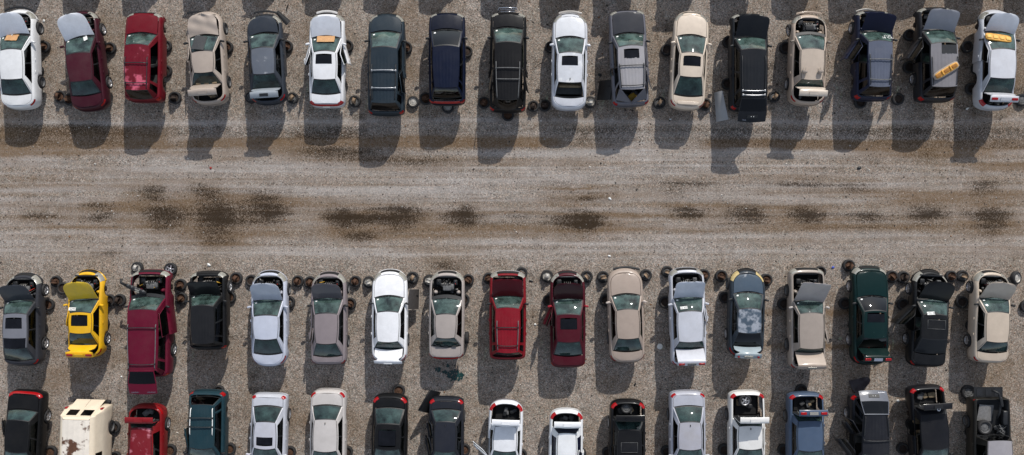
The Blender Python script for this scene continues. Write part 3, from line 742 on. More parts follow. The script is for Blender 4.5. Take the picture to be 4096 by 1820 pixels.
car('T5', 'black off-roader with raised tailgate', 'black sport utility with its tailgate and hood raised, in the far row', 'suv', (34, 38, 45), (295, 478, 348), (300, 470, 705), 100, 800, 262, 790, hoodyaw=-6, hood=34, rails=(.12, .9, .9), bars=(647, 677), barm=ALU, gate='open', gate_ang=12, gate_text=(('TRAIL', -.55),), wheels=None, K=dict(L=4.9), cat='off-roader')
car('T5', 'champagne sedan without a hood', 'champagne sedan with its hood missing and engine bare, two headrests on its roof', 'sedan', (176, 158, 142), (725, 895, 348), (725, 880, 572), 100, 758, 245, 628, hood=None, trunk=72, trunkm=paint((206, 192, 176)), wheels={'fL': 'alloy', 'fR': None, 'rL': 'alloy', 'rR': None}, front='bumper', roofm=paint((184, 168, 152), .35, .5), steer=14, mirm=paint((120, 110, 100)))
car('T6', 'navy off-roader with raised hood', 'navy sport utility with dusty roof, crossbars and raised hood, in the far row', 'suv', (32, 40, 70), (145, 315, 290), (150, 298, 622), 80, 725, 225, 684, hoodyaw=-6, hood=40, hoodm=paint((26, 32, 62), .1), roofm=paint((84, 90, 106), .3, .45), rails=(.28, .96, .9), bars=(427, 567), barm=GREYP, doors={'FL': 32}, wheels={'fL': 'alloy', 'fR': None, 'rL': None, 'rR': None}, cat='off-roader')
car('T6', 'charcoal off-roader with driver door open', 'charcoal sport utility with grey raised hood and its left front door open', 'suv', (50, 50, 56), (590, 782, 305), (598, 778, 622), 55, 735, 212, 692, hoodyaw=-6, hood=40, hoodm=paint((132, 134, 142), .3, .5), roofm=paint((122, 120, 124), .35, .5), sunroof=(662, 775, 318, 385), sunm=TRIM, doors={'FL': 34}, wheels={'fL': None, 'fR': None, 'rL': 'alloy', 'rR': None}, cat='off-roader', rails=(.3, .97, .92))
car('T6', 'silver sedan at the right end of the far row', 'silver sedan at the right end of the far row, hood and trunk open', 'sedan', (188, 190, 196), (1018, 1200, 350), (1010, 1195, 560), 70, 790, 225, 672, hoodyaw=-6, hood=40, hoodm=paint((200, 204, 212), .25, .45), trunk=72, lidlights=True, doors={'FL': 3}, wheels=None, front='bumper', roofm=paint((204, 205, 210), .25, .5), K=dict(L=5.0), tail_k=7)
# -- middle row
car('M1', 'dark grey hatchback with two roof windows', 'dark grey hatchback with a sunroof and a second dark roof pane, hood raised', 'sedan', (66, 68, 76), (20, 208, 462), (20, 208, 738), 140, 870, 350, 835, hoodyaw=5, hood=50, hoodm=paint((72, 76, 84), .2), roofm=paint((112, 114, 122), .3, .45), pane2=(24, 202, 655, 732), sunroof=(40, 172, 502, 583), wheels='alloy', K=dict(H=1.46, cr=.5, nr=3), cat='hatchback')
car('M1', 'yellow coupe', 'bright yellow coupe with sunroof, hood and trunk open', 'coupe', (232, 178, 12), (540, 720, 452), (540, 718, 620), 115, 808, 338, 715, hoodyaw=5, hood=51, hoodm=paint((232, 196, 36), .4, .5), sunroof=(560, 690, 480, 560), trunk=62, lidlights=True, wheels={'fL': None, 'fR': None, 'rL': None, 'rR': 'alloy'}, two_door=True, doors={'FL': 5}, mirm=paint((232, 178, 12)), K=dict(H=1.38, belt=.94, cf=.85), platem=paint((232, 178, 12)))
car('M1', 'long magenta off-roader', 'long magenta red sport utility with tailgate raised flat and engine bare', 'suv', (128, 14, 52), (1003, 1235, 430), (1008, 1228, 918), 115, 955, 325, 960, hood=None, rails=(.23, .98, .93), bars=(578, 860), railm=GREYP, gate='open', gate_ang=2, gatem=paint((138, 12, 54), .1), gate_text=(('CHEVROLET', .62), ('SUBURBAN', -.55)), gate_plate=False, doors={'FR': 7}, wheels={'fL': None, 'fR': None, 'rL': None, 'rR': 'alloy'}, K=dict(L=5.5, W=1.0, H=1.80, wbs=3.2), cat='off-roader', ribs=False)
car('M2', 'black boxy off-roader', 'small black boxy off-roader with its hood up, dusty scratched roof', 'suv', (30, 31, 34), (122, 300, 398), (130, 300, 702), 125, 742, 305, 728, hood=50, hoodm=paint((24, 24, 27), .1), wheels={'fL': None, 'fR': 'alloy', 'rL': None, 'rR': None}, K=dict(L=4.3, nf=3.4), cat='off-roader', roofm=paint((38, 39, 43), .15, .4))
car('M2', 'silver blue sedan with a rounded tail', 'silver blue sedan with a rounded tail and its hood raised', 'sedan', (186, 191, 205), (612, 815, 478), (622, 808, 668), 120, 878, 345, 785, hood=50, hoodm=paint((176, 182, 194), .25), wheels={'fL': None, 'fR': 'steel', 'rL': None, 'rR': None}, mirm=paint((186, 191, 205)), lampm=CLEARL, K=dict(cr=.75, nr=2.4))
car('M2', 'taupe sedan with rear door ajar', 'taupe sedan with a dark raised hood and left rear door ajar', 'sedan', (132, 122, 124), (1098, 1285, 462), (1108, 1275, 703), 130, 862, 332, 803, hood=50, hoodm=paint((84, 80, 84), .15), doors={'RL': 10}, wheels={'fL': None, 'fR': 'steel', 'rL': None, 'rR': 'steel'}, mirm=BLACK, K=dict(cr=.4, nr=3.4))  # hood colour darkened: shade of the raised panel is in its paint
car('M3', 'white sedan with trunk ajar', 'plain white sedan with closed hood and trunk lid ajar, in the middle row', 'sedan', (232, 232, 234), (208, 388, 448), (212, 382, 688), 112, 848, 320, 745, hood=0, trunk=28, trunkyaw=-1, wheels={'fL': None, 'fR': None, 'rL': None, 'rR': 'steel'}, mirm=BLACK, antenna=False, platem=paint((232, 232, 234)), wsm=GL_WS)
car('M3', 'grey beige sedan with bare engine', 'grey beige sedan with no hood, bare engine and red tail lamp strip', 'sedan', (162, 152, 146), (672, 840, 468), (680, 828, 658), 122, 820, 335, 725, hood=None, tailbar=True, wheels=None, mirrors='', K=dict(cr=.45, nr=3.2, cf=.7))
car('M3', 'red off-roader with white bumper', 'red sport utility with a silver front bumper and black roof rack', 'suv', (164, 16, 34), (1152, 1338, 415), (1158, 1330, 775), 125, 822, 318, 802, hood=38, hoodm=paint((100, 8, 22), .05), bumperm=paint((200, 200, 204)), rails=(.28, .96, .88), bars=(573, 713), wheels=None, railm=GREYP, barm=BLACK, cat='off-roader', roofm=paint((170, 16, 40), .2))  # darker red on the hood stands for the unlit side of the panel
car('M4', 'maroon sedan with sunroof', 'maroon sedan with sunroof, dark raised hood and its left front door open', 'sedan', (98, 16, 36), (205, 405, 468), (212, 400, 690), 122, 885, 338, 798, hood=50, hoodm=paint((66, 8, 22), .05), sunroof=(240, 372, 505, 588), doors={'FL': 22}, wheels=None, mirm=paint((160, 40, 56)), K=dict(cr=.45, nr=3.4))  # hood maroon deepened to paint in the shade on the raised panel
car('M4', 'tan sedan with closed hood', 'tan sedan with closed hood and stripped front bumper, in the middle row', 'sedan', (160, 144, 132), (682, 860, 430), (690, 866, 663), 100, 848, 305, 762, hood=2, front='off', wheels={'fL': None, 'fR': None, 'rL': 'steel', 'rR': None}, antenna=False, mirm=paint((190, 176, 166)))
car('M4', 'silver sedan with red tail panel on its lid', 'silver sedan with raised hood and trunk lid ajar, red tail panel on the lid', 'boxy', (190, 192, 200), (1168, 1365, 445), (1175, 1370, 688), 98, 868, 325, 745, hood=50, hoodm=paint((196, 200, 210), .2, .35), trunk=46, lidlights=True, wheels=None, doors={'FR': 8}, mirm=paint((190, 192, 200)), platem=GREYP, K=dict(cf=.6, nf=2.7))
car('M5', 'slate coupe with peeling roof', 'slate blue coupe with peeling pale patches on roof and hood', 'coupe', (60, 72, 84), (308, 486, 424), (300, 484, 618), 105, 805, 290, 728, hood=0, hoodm=paint((66, 80, 94), .2, .3, 0, (PEELW, 1.6, .62, .70)), roofm=paint((70, 84, 98), .2, .4, 0, ((150, 155, 164), 3.0, .46, .56)), trunk=50, trunkm=paint((140, 154, 160), .2), lidround=True, platem=CLEARL, wheels={'fL': 'steel', 'fR': None, 'rL': 'alloy', 'rR': None}, rwm=GL_DARK, lampm=plain((190, 170, 120), .3, 0, .2, 10, 'yellowed_lens'), two_door=True, K=dict(W=.9))
car('M5', 'tan square sedan with grille on its hood', 'square tan sedan with hood and trunk raised, chrome grille on the hood edge', 'boxy', (154, 142, 132), (788, 980, 458), (790, 978, 742), 98, 895, 352, 772, hoodyaw=-5, hood=50, hoodm=paint((166, 158, 154), .2), trunk=44, trunkm=paint((166, 150, 136), .25), doors={'RR': 12}, wheels={'fL': 'steel', 'fR': None, 'rL': 'steel', 'rR': None}, mirm=paint((180, 172, 166)), K=dict(L=5.2), platem=CLEARL)
car('M6', 'dark green sedan with spotted roof', 'dark green sedan with pale spots on its roof and an open trunk', 'sedan', (5, 46, 46), (120, 305, 440), (118, 305, 660), 85, 865, 320, 742, hood=1, hoodm=paint((5, 46, 46), .05, .3), roofm=paint((8, 48, 48), .1, .35, 0, ((150, 168, 160), 15, .70, .73)), sunroof=(145, 283, 463, 533), trunk=70, trunkm=paint((8, 42, 40)), lidlights=True, wheels='alloy', wsm=GL_DARK, doors={}, K=dict(cf=.65, nf=2.8), platem=CHROME, seatm=DASH, rwm=GL_DARK)
car('M6', 'black coupe with driver door open', 'black coupe with a long sloping roof, left front door open and hood raised', 'coupe', (28, 30, 34), (590, 785, 470), (572, 782, 665), 112, 880, 345, 782, hoodyaw=-5, hood=50, hoodm=paint((22, 22, 25), .1), sunroof=(622, 762, 508, 590), sun_outline=True, sunm=paint((32, 34, 38)), doors={'FL': 42}, wheels={'fL': 'alloy', 'fR': None, 'rL': 'alloy', 'rR': None}, rwm=paint((36, 39, 45), .1, .5), two_door=True, K=dict(H=1.40, belt=.95, W=.92, cr=.45, nr=3.4))
car('M6', 'champagne sedan with raised hood', 'champagne sedan with raised hood and black mirrors at the right end of its row', 'sedan', (190, 174, 156), (1092, 1275, 452), (1086, 1262, 690), 118, 850, 330, 770, hoodyaw=-5, hood=50, hoodm=paint((180, 166, 150), .25), wheels='alloy', K=dict(cr=.45, nr=3.0), steer=0)
# -- bottom row (tails up the picture)
car('B1', 'black sedan at the left end of the near row', 'black sedan with a chrome window line at the left end of the near row', 'boxy', (24, 25, 28), (48, 335, 975), (75, 365, 570), None, 185, None, 432, plate=False, tailbar=True, wheels='alloy', doors={'RR': 14}, K=dict(L=4.9), tail_k=7)
car('B1', 'red sedan with sunburnt roof', 'red sedan with a sunburnt blotchy roof, trunk open and spoiler', 'sedan', (170, 20, 30), (1622, 1895, 1150), (1640, 1895, 660), None, 355, None, 560, trunk=92, trunkm=paint((170, 26, 38), .2), roofm=paint((160, 26, 44), .2, .5, 0, ((205, 130, 142), 2.2, .52, .66)), wheels={'fL': 'alloy', 'fR': None, 'rL': 'alloy', 'rR': None}, K=dict(L=4.6))
car('B2', 'teal off-roader', 'teal sport utility with white roof rails and dark crossbars', 'suv', (34, 72, 84), (178, 470, 930), (190, 480, 372), None, 182, None, 262, rails=(.3, .93, .92), railm=WHITE, bars=(540, 650), doors={'FR': 10}, wheels={'fL': None, 'fR': None, 'rL': None, 'rR': None}, K=dict(L=4.6, H=1.62), cat='off-roader', rwm=GL_DARK)
car('B2', 'silver sedan with black sunroof and red lamps', 'silver sedan with a black sunroof and red corner lamps, in the near row', 'sedan', (188, 190, 198), (980, 1265, 935), (1003, 1262, 592), None, 222, None, 385, sunroof=(1022, 1222, 777, 884), wheels={'fL': 'alloy', 'fR': 'alloy', 'rL': 'alloy', 'rR': None}, roofm=paint((184, 185, 194), .3, .5), mirm=paint((188, 190, 198)), K=dict(cr=.3, nr=4), tail_k=7)
car('B2', 'pearl sedan with curved red lamps', 'pearl beige sedan with thin red lamps, between silver and black cars', 'sedan', (192, 186, 182), (1730, 2035, 968), (1747, 2028, 560), None, 168, None, 375, wheels=None, tail_k=6, antenna=True, mirm=paint((192, 186, 182)), K=dict(cr=.5, nr=3))
car('B3', 'black car with slatted roof panels', 'black sedan with slatted dark roof panels and red corner lamps', 'sedan', (24, 25, 28), (310, 625, 940), (322, 630, 618), None, 228, None, 405, sunroof=(355, 572, 690, 895), wheels=None, K=dict(cr=.5), doors={}, tail_k=7)
car('B3', 'dark slate sedan with doors open', 'dark slate sedan with two doors open on its left in the photo', 'sedan', (44, 48, 58), (1060, 1325, 965), (1070, 1325, 590), None, 264, None, 426, doors={'RR': 10, 'FR': 12}, wheels={'fL': None, 'fR': None, 'rL': 'alloy', 'rR': None}, antenna=True, K=dict(cr=.4, nr=3.2), roofm=paint((48, 52, 64), .15), tail_k=7)
car('B3', 'white coupe with grey bumper', 'white coupe with a grey rear bumper and open trunk, in the near row', 'coupe', (228, 229, 232), (1795, 2090, 965), (1818, 2092, 645), None, 302, None, 622, trunk=88, two_door=True, wheels=None, bumperm=plain((120, 114, 116), .6), doors={'FR': 50}, K=dict(L=4.4, H=1.38, belt=.94), tail_k=7)
car('B4', 'small white sedan with navy windows', 'small white sedan with dark navy windows and open trunk', 'sedan', (228, 229, 230), (345, 575, 1130), (352, 580, 730), None, 415, None, 628, trunk=88, wheels=None, rwm=glass((34, 40, 66), .06, .3, (52, 58, 84)), sidem=glass((34, 40, 66), .06, .3, (44, 50, 76)), K=dict(L=4.5, W=.86), doors={'FL': 4}, tail_k=7)
car('B4', 'black sedan with a wheel in its trunk', 'black sedan with bright red lamps, its open trunk holding a spare wheel', 'sedan', (26, 27, 31), (1095, 1400, 1060), (1110, 1388, 690), None, 298, None, 530, trunk=92, sunroof=(1143, 1355, 845, 978), sun_outline=True, sunm=paint((34, 35, 40)), wheels={'fL': None, 'fR': None, 'rL': None, 'rR': 'alloy'}, K=dict(cr=.5), doors={'FR': 3}, tail_k=7)
car('B4', 'silver sedan with weathered roof', 'silver sedan with weathered streaky roof and closed trunk, in the near row', 'sedan', (172, 174, 184), (1870, 2165, 945), (1880, 2150, 594), None, 188, None, 385, wheels={'fL': None, 'fR': None, 'rL': None, 'rR': 'steel'}, antenna=True, roofm=paint((166, 166, 176), .5, .5), spoiler=False, tail_k=6, mirm=paint((172, 174, 184)), K=dict(cr=.4, nr=3.2))
car('B5', 'white sedan with an upended lid', 'white sedan with its trunk lid folded up over a loose wheel', 'sedan', (226, 224, 220), (555, 900, 1070), (555, 895, 730), None, 216, None, 590, trunk=94, wheels={'fL': None, 'fR': None, 'rL': None, 'rR': 'steel'}, antenna=True, K=dict(cr=.45, nr=3.2), rwm=GL_RW, tail_k=7)
car('B5', 'blue grey sedan with junk in its trunk', 'blue grey sedan with red lid lamps and junk in its open trunk', 'sedan', (70, 86, 108), (1405, 1765, 1095), (1405, 1760, 657), None, 236, None, 530, trunk=90, lidlights=True, wheels={'fL': None, 'fR': None, 'rL': None, 'rR': 'steel'}, K=dict(cr=.4, nr=3.2), platem=CLEARL, mirm=paint((70, 86, 108)), tail_k=7)
car('B6', 'dark off-roader with tailgate over its roof', 'dark grey sport utility with tailgate raised, roof rack and open doors', 'suv', (42, 44, 52), (205, 585, 1145), (232, 560, 560), None, 262, None, 330, gate='open', gate_ang=16, gatem=paint((88, 92, 102), .15), gate_text=(('HYUNDAI', .6), ('SANTA FE', -.6)), rails=(.45, .97, .94), bars=(935,), doors={'RR': 34, 'FR': 38}, wheels={'fL': None, 'fR': None, 'rL': None, 'rR': 'alloy'}, K=dict(L=4.6), cat='off-roader')
car('B6', 'black sedan with badge on its lid', 'black sedan with round badge on the raised lid, right rear door open', 'sedan', (34, 35, 41), (1062, 1445, 1065), (1030, 1410, 560), None, 138, None, 430, trunk=92, wheels=None, doors={'RR': 'none'}, tail_k=8, rwm=paint((44, 46, 54), .1), K=dict(L=5.0, cr=.4, nr=3.4), platem=BLACK, emblem=True)
car('B6', 'dark pickup with junk in its bed', 'dark pickup with silver cab roof and a junk filled bed, tailgate down', 'pickup', (46, 44, 40), (2000, 2345, 1400), (1995, 2345, 938), None, 310, None, 880, roofm=paint((150, 146, 150), .3), wheels={'fL': None, 'fR': None, 'rL': None, 'rR': 'steel'}, cat='pickup truck', tails=True, rwm=GL_DARK)
for s in S_: build_car(s)
BYS = {c['sp']['short']: c for c in CARS}
# ------------------------------------------------------------------ light, sky, camera
SV = Vector((.455, 1.395, 1.0)).normalized()
sun = bpy.data.lights.new('sun', 'SUN'); sun.energy = 3.75; sun.angle = R(.5); sun.color = (1, .955, .89)
so = bpy.data.objects.new('sun', sun); C.objects.link(so); so.rotation_euler = SV.to_track_quat('Z', 'Y').to_euler(); so.location = (20, 60, 45)
w = bpy.data.worlds.new('World'); scene.world = w; w.use_nodes = True
sk = w.node_tree.nodes.new('ShaderNodeTexSky'); sk.sky_type = 'NISHITA'; sk.sun_disc = False
sk.sun_elevation = math.asin(SV.z); sk.sun_rotation = math.atan2(SV.x, SV.y); sk.dust_density = .5; sk.air_density = 1.0; sk.ozone_density = 1.0
hs = w.node_tree.nodes.new('ShaderNodeHueSaturation'); hs.inputs['Saturation'].default_value = .55
w.node_tree.links.new(sk.outputs[0], hs.inputs['Color']); w.node_tree.links.new(hs.outputs[0], w.node_tree.nodes['Background'].inputs[0]); w.node_tree.nodes['Background'].inputs[1].default_value = .165
cam = bpy.data.cameras.new('camera'); co = bpy.data.objects.new('camera', cam); C.objects.link(co)
co.location = (0, 0, H); cam.sensor_width = 36; cam.lens = F / 4096 * 36; cam.clip_end = 2000; cam.clip_start = .5
scene.camera = co
vs_ = scene.view_settings; vs_.view_transform = 'Standard'; vs_.look = 'None'; vs_.exposure = 0.0; vs_.gamma = 1

# ------------------------------------------------------------------ gravel ground
def value_noise(x, y, cx, cy, seed):
    rs = np.random.RandomState(seed); g = rs.rand(256, 256)
    u, v = x / cx + 1000, y / cy + 1000; iu, iv = np.floor(u).astype(int), np.floor(v).astype(int); fu, fv = u - iu, v - iv
    fu = fu * fu * (3 - 2 * fu); fv = fv * fv * (3 - 2 * fv)
    a, b, c, d = g[iu % 256, iv % 256], g[(iu + 1) % 256, iv % 256], g[iu % 256, (iv + 1) % 256], g[(iu + 1) % 256, (iv + 1) % 256]
    return (a * (1 - fu) + b * fu) * (1 - fv) + (c * (1 - fu) + d * fu) * fv
def fbm(x, y, cx, cy, seed, n=4):
    s = 0; t = 0; a = 1
    for k in range(n): s = s + a * value_noise(x, y, cx / 2 ** k, cy / 2 ** k, seed + k); t += a; a *= .55
    return s / t
def axis(lo, hi, st, far):
    a = list(np.arange(lo, hi + st / 2, st)); out = []; s = st; v = hi
    while v < far: s *= 1.7; v += s; out.append(v)
    outn = []; s = st; v = lo
    while v > -far: s *= 1.7; v -= s; outn.append(v)
    return np.array(outn[::-1] + a + out)
gx = axis(-28, 28, .10, 900); gy = axis(-13, 13, .10, 900)
XX, YY = np.meshgrid(gx, gy); nx, ny = len(gx), len(gy)
PX = XX / (H / F) + 2048; PY = 910 - YY / (H / F)
wob = (fbm(XX, YY, 7, 3, 11) - .5); wob2 = (fbm(XX, YY, 1.2, .5, 21) - .5)
stain = np.zeros_like(XX); brown = np.zeros_like(XX); light = np.zeros_like(XX)
PXw = PX + 55 * wob2 + 20 * wob; PYw = PY + 26 * wob2 + 8 * wob
def blob(arr, x, y, rx, ry, s, p=1.0):
    if arr is stain: s *= .98; rx *= .86; ry *= 1.1
    q = ((PXw - x) / rx) ** 2 + ((PYw - y) / ry) ** 2
    arr += s * np.exp(-q * 1.0)
    if arr is stain: brown.__iadd__(s * .55 * np.exp(-(((PXw - x) / rx / 1.9) ** 2 + ((PYw - y) / ry / 1.6) ** 2)))
for q in [(160, 865, 80, 24, .6), (250, 875, 120, 12, .3), (410, 865, 85, 36, .7), (390, 820, 80, 18, .35), (600, 775, 70, 45, .7), (650, 865, 100, 50, 1.05), (830, 785, 70, 28, .55), (800, 750, 50, 20, .35), (875, 865, 115, 52, 1.25),
          (1060, 800, 100, 26, .75), (1085, 858, 95, 36, 1.05), (860, 960, 90, 34, .5), (1360, 865, 80, 36, 1.1), (1450, 880, 110, 24, .9), (1600, 865, 105, 40, 1.15), (1430, 942, 90, 22, .9), (1840, 865, 95, 36, .95), (1870, 855, 40, 40, .4),
          (2060, 860, 80, 18, .45), (2310, 880, 125, 40, 1.1), (2370, 900, 70, 24, .8), (2750, 850, 85, 22, 1.0), (2990, 855, 95, 30, 1.05), (3220, 860, 85, 34, 1.1), (3470, 872, 110, 24, .6), (3700, 850, 95, 42, .9), (3960, 868, 95, 40, 1.0),
          (3930, 750, 85, 45, .65), (3200, 735, 120, 24, .5), (2740, 735, 160, 24, .5), (440, 1008, 60, 26, .5), (2370, 790, 140, 16, .5), (2250, 740, 120, 20, .4), (3420, 745, 100, 20, .4), (2690, 775, 90, 20, .4), (3350, 1000, 60, 20, .3), (3960, 935, 90, 14, .5),
          (1785, 1062, 80, 26, .8), (1400, 620, 220, 26, .5), (1650, 650, 220, 22, .45), (1290, 600, 140, 25, .5), (2300, 655, 70, 18, .4), (3480, 635, 80, 20, .45), (3700, 620, 120, 22, .45), (3000, 640, 80, 14, .3), (2340, 1080, 30, 12, .5), (2660, 1090, 22, 10, .4),
          (2960, 1060, 26, 12, .6), (3200, 1060, 26, 14, .5), (860, 1060, 30, 12, .4), (1130, 1070, 40, 12, .3), (2010, 1062, 26, 12, .5), (2250, 1062, 30, 10, .4)]:
    blob(stain, *q)
for q in [(250, 575, 400, 26, .9), (520, 560, 200, 20, .4), (60, 600, 100, 30, .6), (1050, 565, 200, 16, .5), (1500, 566, 320, 24, .9), (1850, 570, 260, 22, .8), (2160, 572, 240, 16, .7), (2420, 590, 90, 12, .4), (2900, 570, 150, 20, .7), (3100, 575, 300, 20, .5), (3500, 585, 280, 20, .6), (3850, 590, 250, 26, .7), (2300, 752, 130, 6, 1.0), (2350, 790, 160, 16, .6),
          (2560, 868, 260, 8, .8), (1700, 905, 260, 10, .4), (2010, 900, 150, 12, .5), (100, 870, 250, 14, .3), (880, 970, 90, 24, .6), (3300, 900, 500, 12, .35), (3800, 790, 300, 22, .35), (160, 720, 140, 16, .35), (420, 670, 90, 10, .3), (700, 1080, 80, 20, .25),
          (3700, 60, 400, 300, .3), (3950, 350, 200, 250, .3), (3000, 1245, 120, 14, .8), (3290, 1250, 150, 20, .8), (3500, 1250, 100, 20, .6), (3200, 1385, 200, 14, .8), (3450, 1385, 200, 14, .6), (3600, 1400, 240, 18, .5), (2700, 130, 300, 60, .2), (2480, 140, 60, 40, .4), (1000, 470, 30, 60, .3),
          (940, 1400, 60, 40, .4), (500, 1440, 30, 20, .4), (1290, 1400, 40, 60, .3), (1000, 1240, 60, 60, .3), (2960, 1720, 60, 120, .3), (2640, 250, 60, 90, .25), (180, 190, 50, 40, .5), (470, 330, 50, 70, .35), (2080, 350, 50, 60, .25), (2540, 420, 60, 40, .3)]:
    blob(brown, *q)
stain *= .40 + 1.05 * fbm(XX, YY, 1.8, .13, 131, 4)
aisle = np.clip((PY - 500) / 60, 0, 1) * np.clip((1060 - PY) / 70, 0, 1)
streak = fbm(XX, YY, 6.0, .16, 31, 5); streak2 = fbm(XX, YY, 14.0, .35, 41, 4)
brown += aisle * (np.clip((streak2 - .50) * 3.0, 0, 1) * .55 + np.clip((fbm(XX, YY, 5.0, .22, 87, 4) - .52) * 4, 0, 1) * .42)
stain += aisle * np.clip((streak - .56) * 4, 0, 1) * .5 * np.exp(-((PY - 850) / 130) ** 2)
light += aisle * np.clip((fbm(XX, YY, 9.0, .14, 93, 4) - .42) * 4, 0, 1) * .75
def band(y, h, s, x0=-1e9, x1=1e9, c=0.0):
    yc = y + c * (PX - 2048) / 2048 + 16 * wob + 7 * np.sin(PX / 420.0 + y); m = np.exp(-((PY - yc) / h) ** 2) * s * (.6 + .8 * fbm(XX, YY, 3, 1, int(y) % 97))
    return m * np.clip((PX - x0) / 120, 0, 1) * np.clip((x1 - PX) / 120, 0, 1)
light += band(484, 9, .9) + band(757, 7, .55, 0, 2000) + band(700, 30, .35, 300, 1900) + band(650, 34, .5, 500, 1300) + band(690, 26, .4, 2000, 3000) + band(765, 5, .4) + band(948, 10, .3) + band(620, 30, .4, 2100, 3700) + band(1000, 40, .25)
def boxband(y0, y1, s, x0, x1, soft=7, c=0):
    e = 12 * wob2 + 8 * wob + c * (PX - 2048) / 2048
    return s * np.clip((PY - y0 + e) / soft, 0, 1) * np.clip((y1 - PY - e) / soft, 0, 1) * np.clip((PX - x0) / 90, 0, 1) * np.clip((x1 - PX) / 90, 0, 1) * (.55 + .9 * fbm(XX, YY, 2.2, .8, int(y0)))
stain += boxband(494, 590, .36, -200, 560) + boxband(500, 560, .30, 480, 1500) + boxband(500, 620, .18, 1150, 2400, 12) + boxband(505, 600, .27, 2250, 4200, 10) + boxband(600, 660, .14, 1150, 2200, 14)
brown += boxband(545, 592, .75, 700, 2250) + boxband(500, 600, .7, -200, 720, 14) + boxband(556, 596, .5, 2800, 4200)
light += band(560, 14, .7, 840, 1060) * .6
blob(light, 140, 628, 50, 26, .8); 
for q in [(340, 1550, 50, 8, .9), (3170, 1555, 60, 8, .9), (1740, 1545, 60, 6, .6), (1500, 1560, 50, 6, .5)]: blob(light, *q)
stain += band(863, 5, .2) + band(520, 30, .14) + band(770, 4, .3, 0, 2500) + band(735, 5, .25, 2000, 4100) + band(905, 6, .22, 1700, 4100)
for q in range(80):                       # thin single wheel tracks
    rs = random.Random(q); light += band(rs.uniform(640, 1040), rs.uniform(1.5, 4), rs.uniform(-.45, .7), rs.uniform(-500, 3000), rs.uniform(1500, 5000), rs.uniform(-14, 14))
rows = np.clip((520 - PY) / 40, 0, 1) + np.clip((PY - 1080) / 40, 0, 1)
stain += rows * np.clip((fbm(XX, YY, .9, .7, 51) - .56) * 3.2, 0, 1) * .55
brown += rows * np.clip((fbm(XX, YY, 2.6, 2.0, 61) - .50) * 3, 0, 1) * .55
brown += np.clip((PX - 2600) / 1500, 0, 1) * .16
stain += np.clip((PX - 2700) / 1500, 0, 1) * np.clip((650 - PY) / 200, 0, 1) * .26
brown += .12 * np.clip((1100 - PX) / 900, 0, 1)
stain += .10 * np.clip((fbm(XX, YY, 3.5, 2.5, 33) - .45) * 4, 0, 1)
edge = 1.0 * (np.abs(XX) < 28.2) * (np.abs(YY) < 13.2)
stain = np.clip(stain, 0, 1.4) * edge; brown = np.clip(brown, 0, 1) * edge; light = np.clip(light, 0, 1) * edge
idx = (np.arange(ny - 1)[:, None] * nx + np.arange(nx - 1)[None, :]).ravel()
quads = np.stack([idx, idx + 1, idx + nx + 1, idx + nx], 1)
me = bpy.data.meshes.new('ground'); me.vertices.add(nx * ny)
Z = (fbm(XX, YY, 1.4, .7, 71) - .5) * .02 * edge + (streak - .5) * .02 * aisle * edge
me.vertices.foreach_set('co', np.stack([XX, YY, Z], 2).astype(np.float32).ravel())
me.loops.add(quads.size); me.polygons.add(len(quads))
me.loops.foreach_set('vertex_index', quads.ravel().astype(np.int32)); me.polygons.foreach_set('loop_start', np.arange(0, quads.size, 4, dtype=np.int32)); me.polygons.foreach_set('loop_total', np.full(len(quads), 4, np.int32))
me.update(); me.validate()
at = me.color_attributes.new('dirt', 'FLOAT_COLOR', 'POINT')
at.data.foreach_set('color', np.stack([stain, brown, light, np.ones_like(stain)], 2).astype(np.float32).ravel())
g = bpy.data.objects.new('ground', me); C.objects.link(g); g['kind'] = 'structure'
m, N, L = nt('gravel_ground'); b = N['Principled BSDF']; b.inputs['Specular IOR Level'].default_value = .15
tc = N.new('ShaderNodeTexCoord'); ge = tc.outputs['Object']
ca = N.new('ShaderNodeVertexColor'); ca.layer_name = 'dirt'; sep = N.new('ShaderNodeSeparateColor'); L.new(ca.outputs[0], sep.inputs[0])
n_big = noise(N, L, .35, 5, .6, vec=ge); n_mid = noise(N, L, 2.4, 5, .65, vec=ge); n_sp = noise(N, L, 11, 3, .75, vec=ge); n_f = noise(N, L, 30, 2, .8, vec=ge)
vo = N.new('ShaderNodeTexVoronoi'); vo.inputs['Scale'].default_value = 25; L.new(ge, vo.inputs['Vector'])
vsep = N.new('ShaderNodeSeparateColor'); L.new(vo.outputs['Color'], vsep.inputs[0])
base = mixc(N, L, ramp(N, L, n_big.outputs[0], .35, .65).outputs[0], srgb(149, 139, 128), srgb(160, 152, 145))
base = mixc(N, L, math_(N, L, 'MULTIPLY', ramp(N, L, n_mid.outputs[0], .42, .68).outputs[0], .36), base, srgb(108, 95, 80))
n_cl = noise(N, L, 1.1, 6, .7, vec=ge); base = mixc(N, L, math_(N, L, 'MULTIPLY', ramp(N, L, n_cl.outputs[0], .50, .66).outputs[0], .38), base, srgb(84, 76, 68))
n_lt = noise(N, L, .8, 6, .7, vec=ge, w=None); base = mixc(N, L, math_(N, L, 'MULTIPLY', ramp(N, L, n_lt.outputs[0], .30, .46, (1, 1, 1, 1), (0, 0, 0, 1)).outputs[0], .35), base, srgb(182, 176, 170))
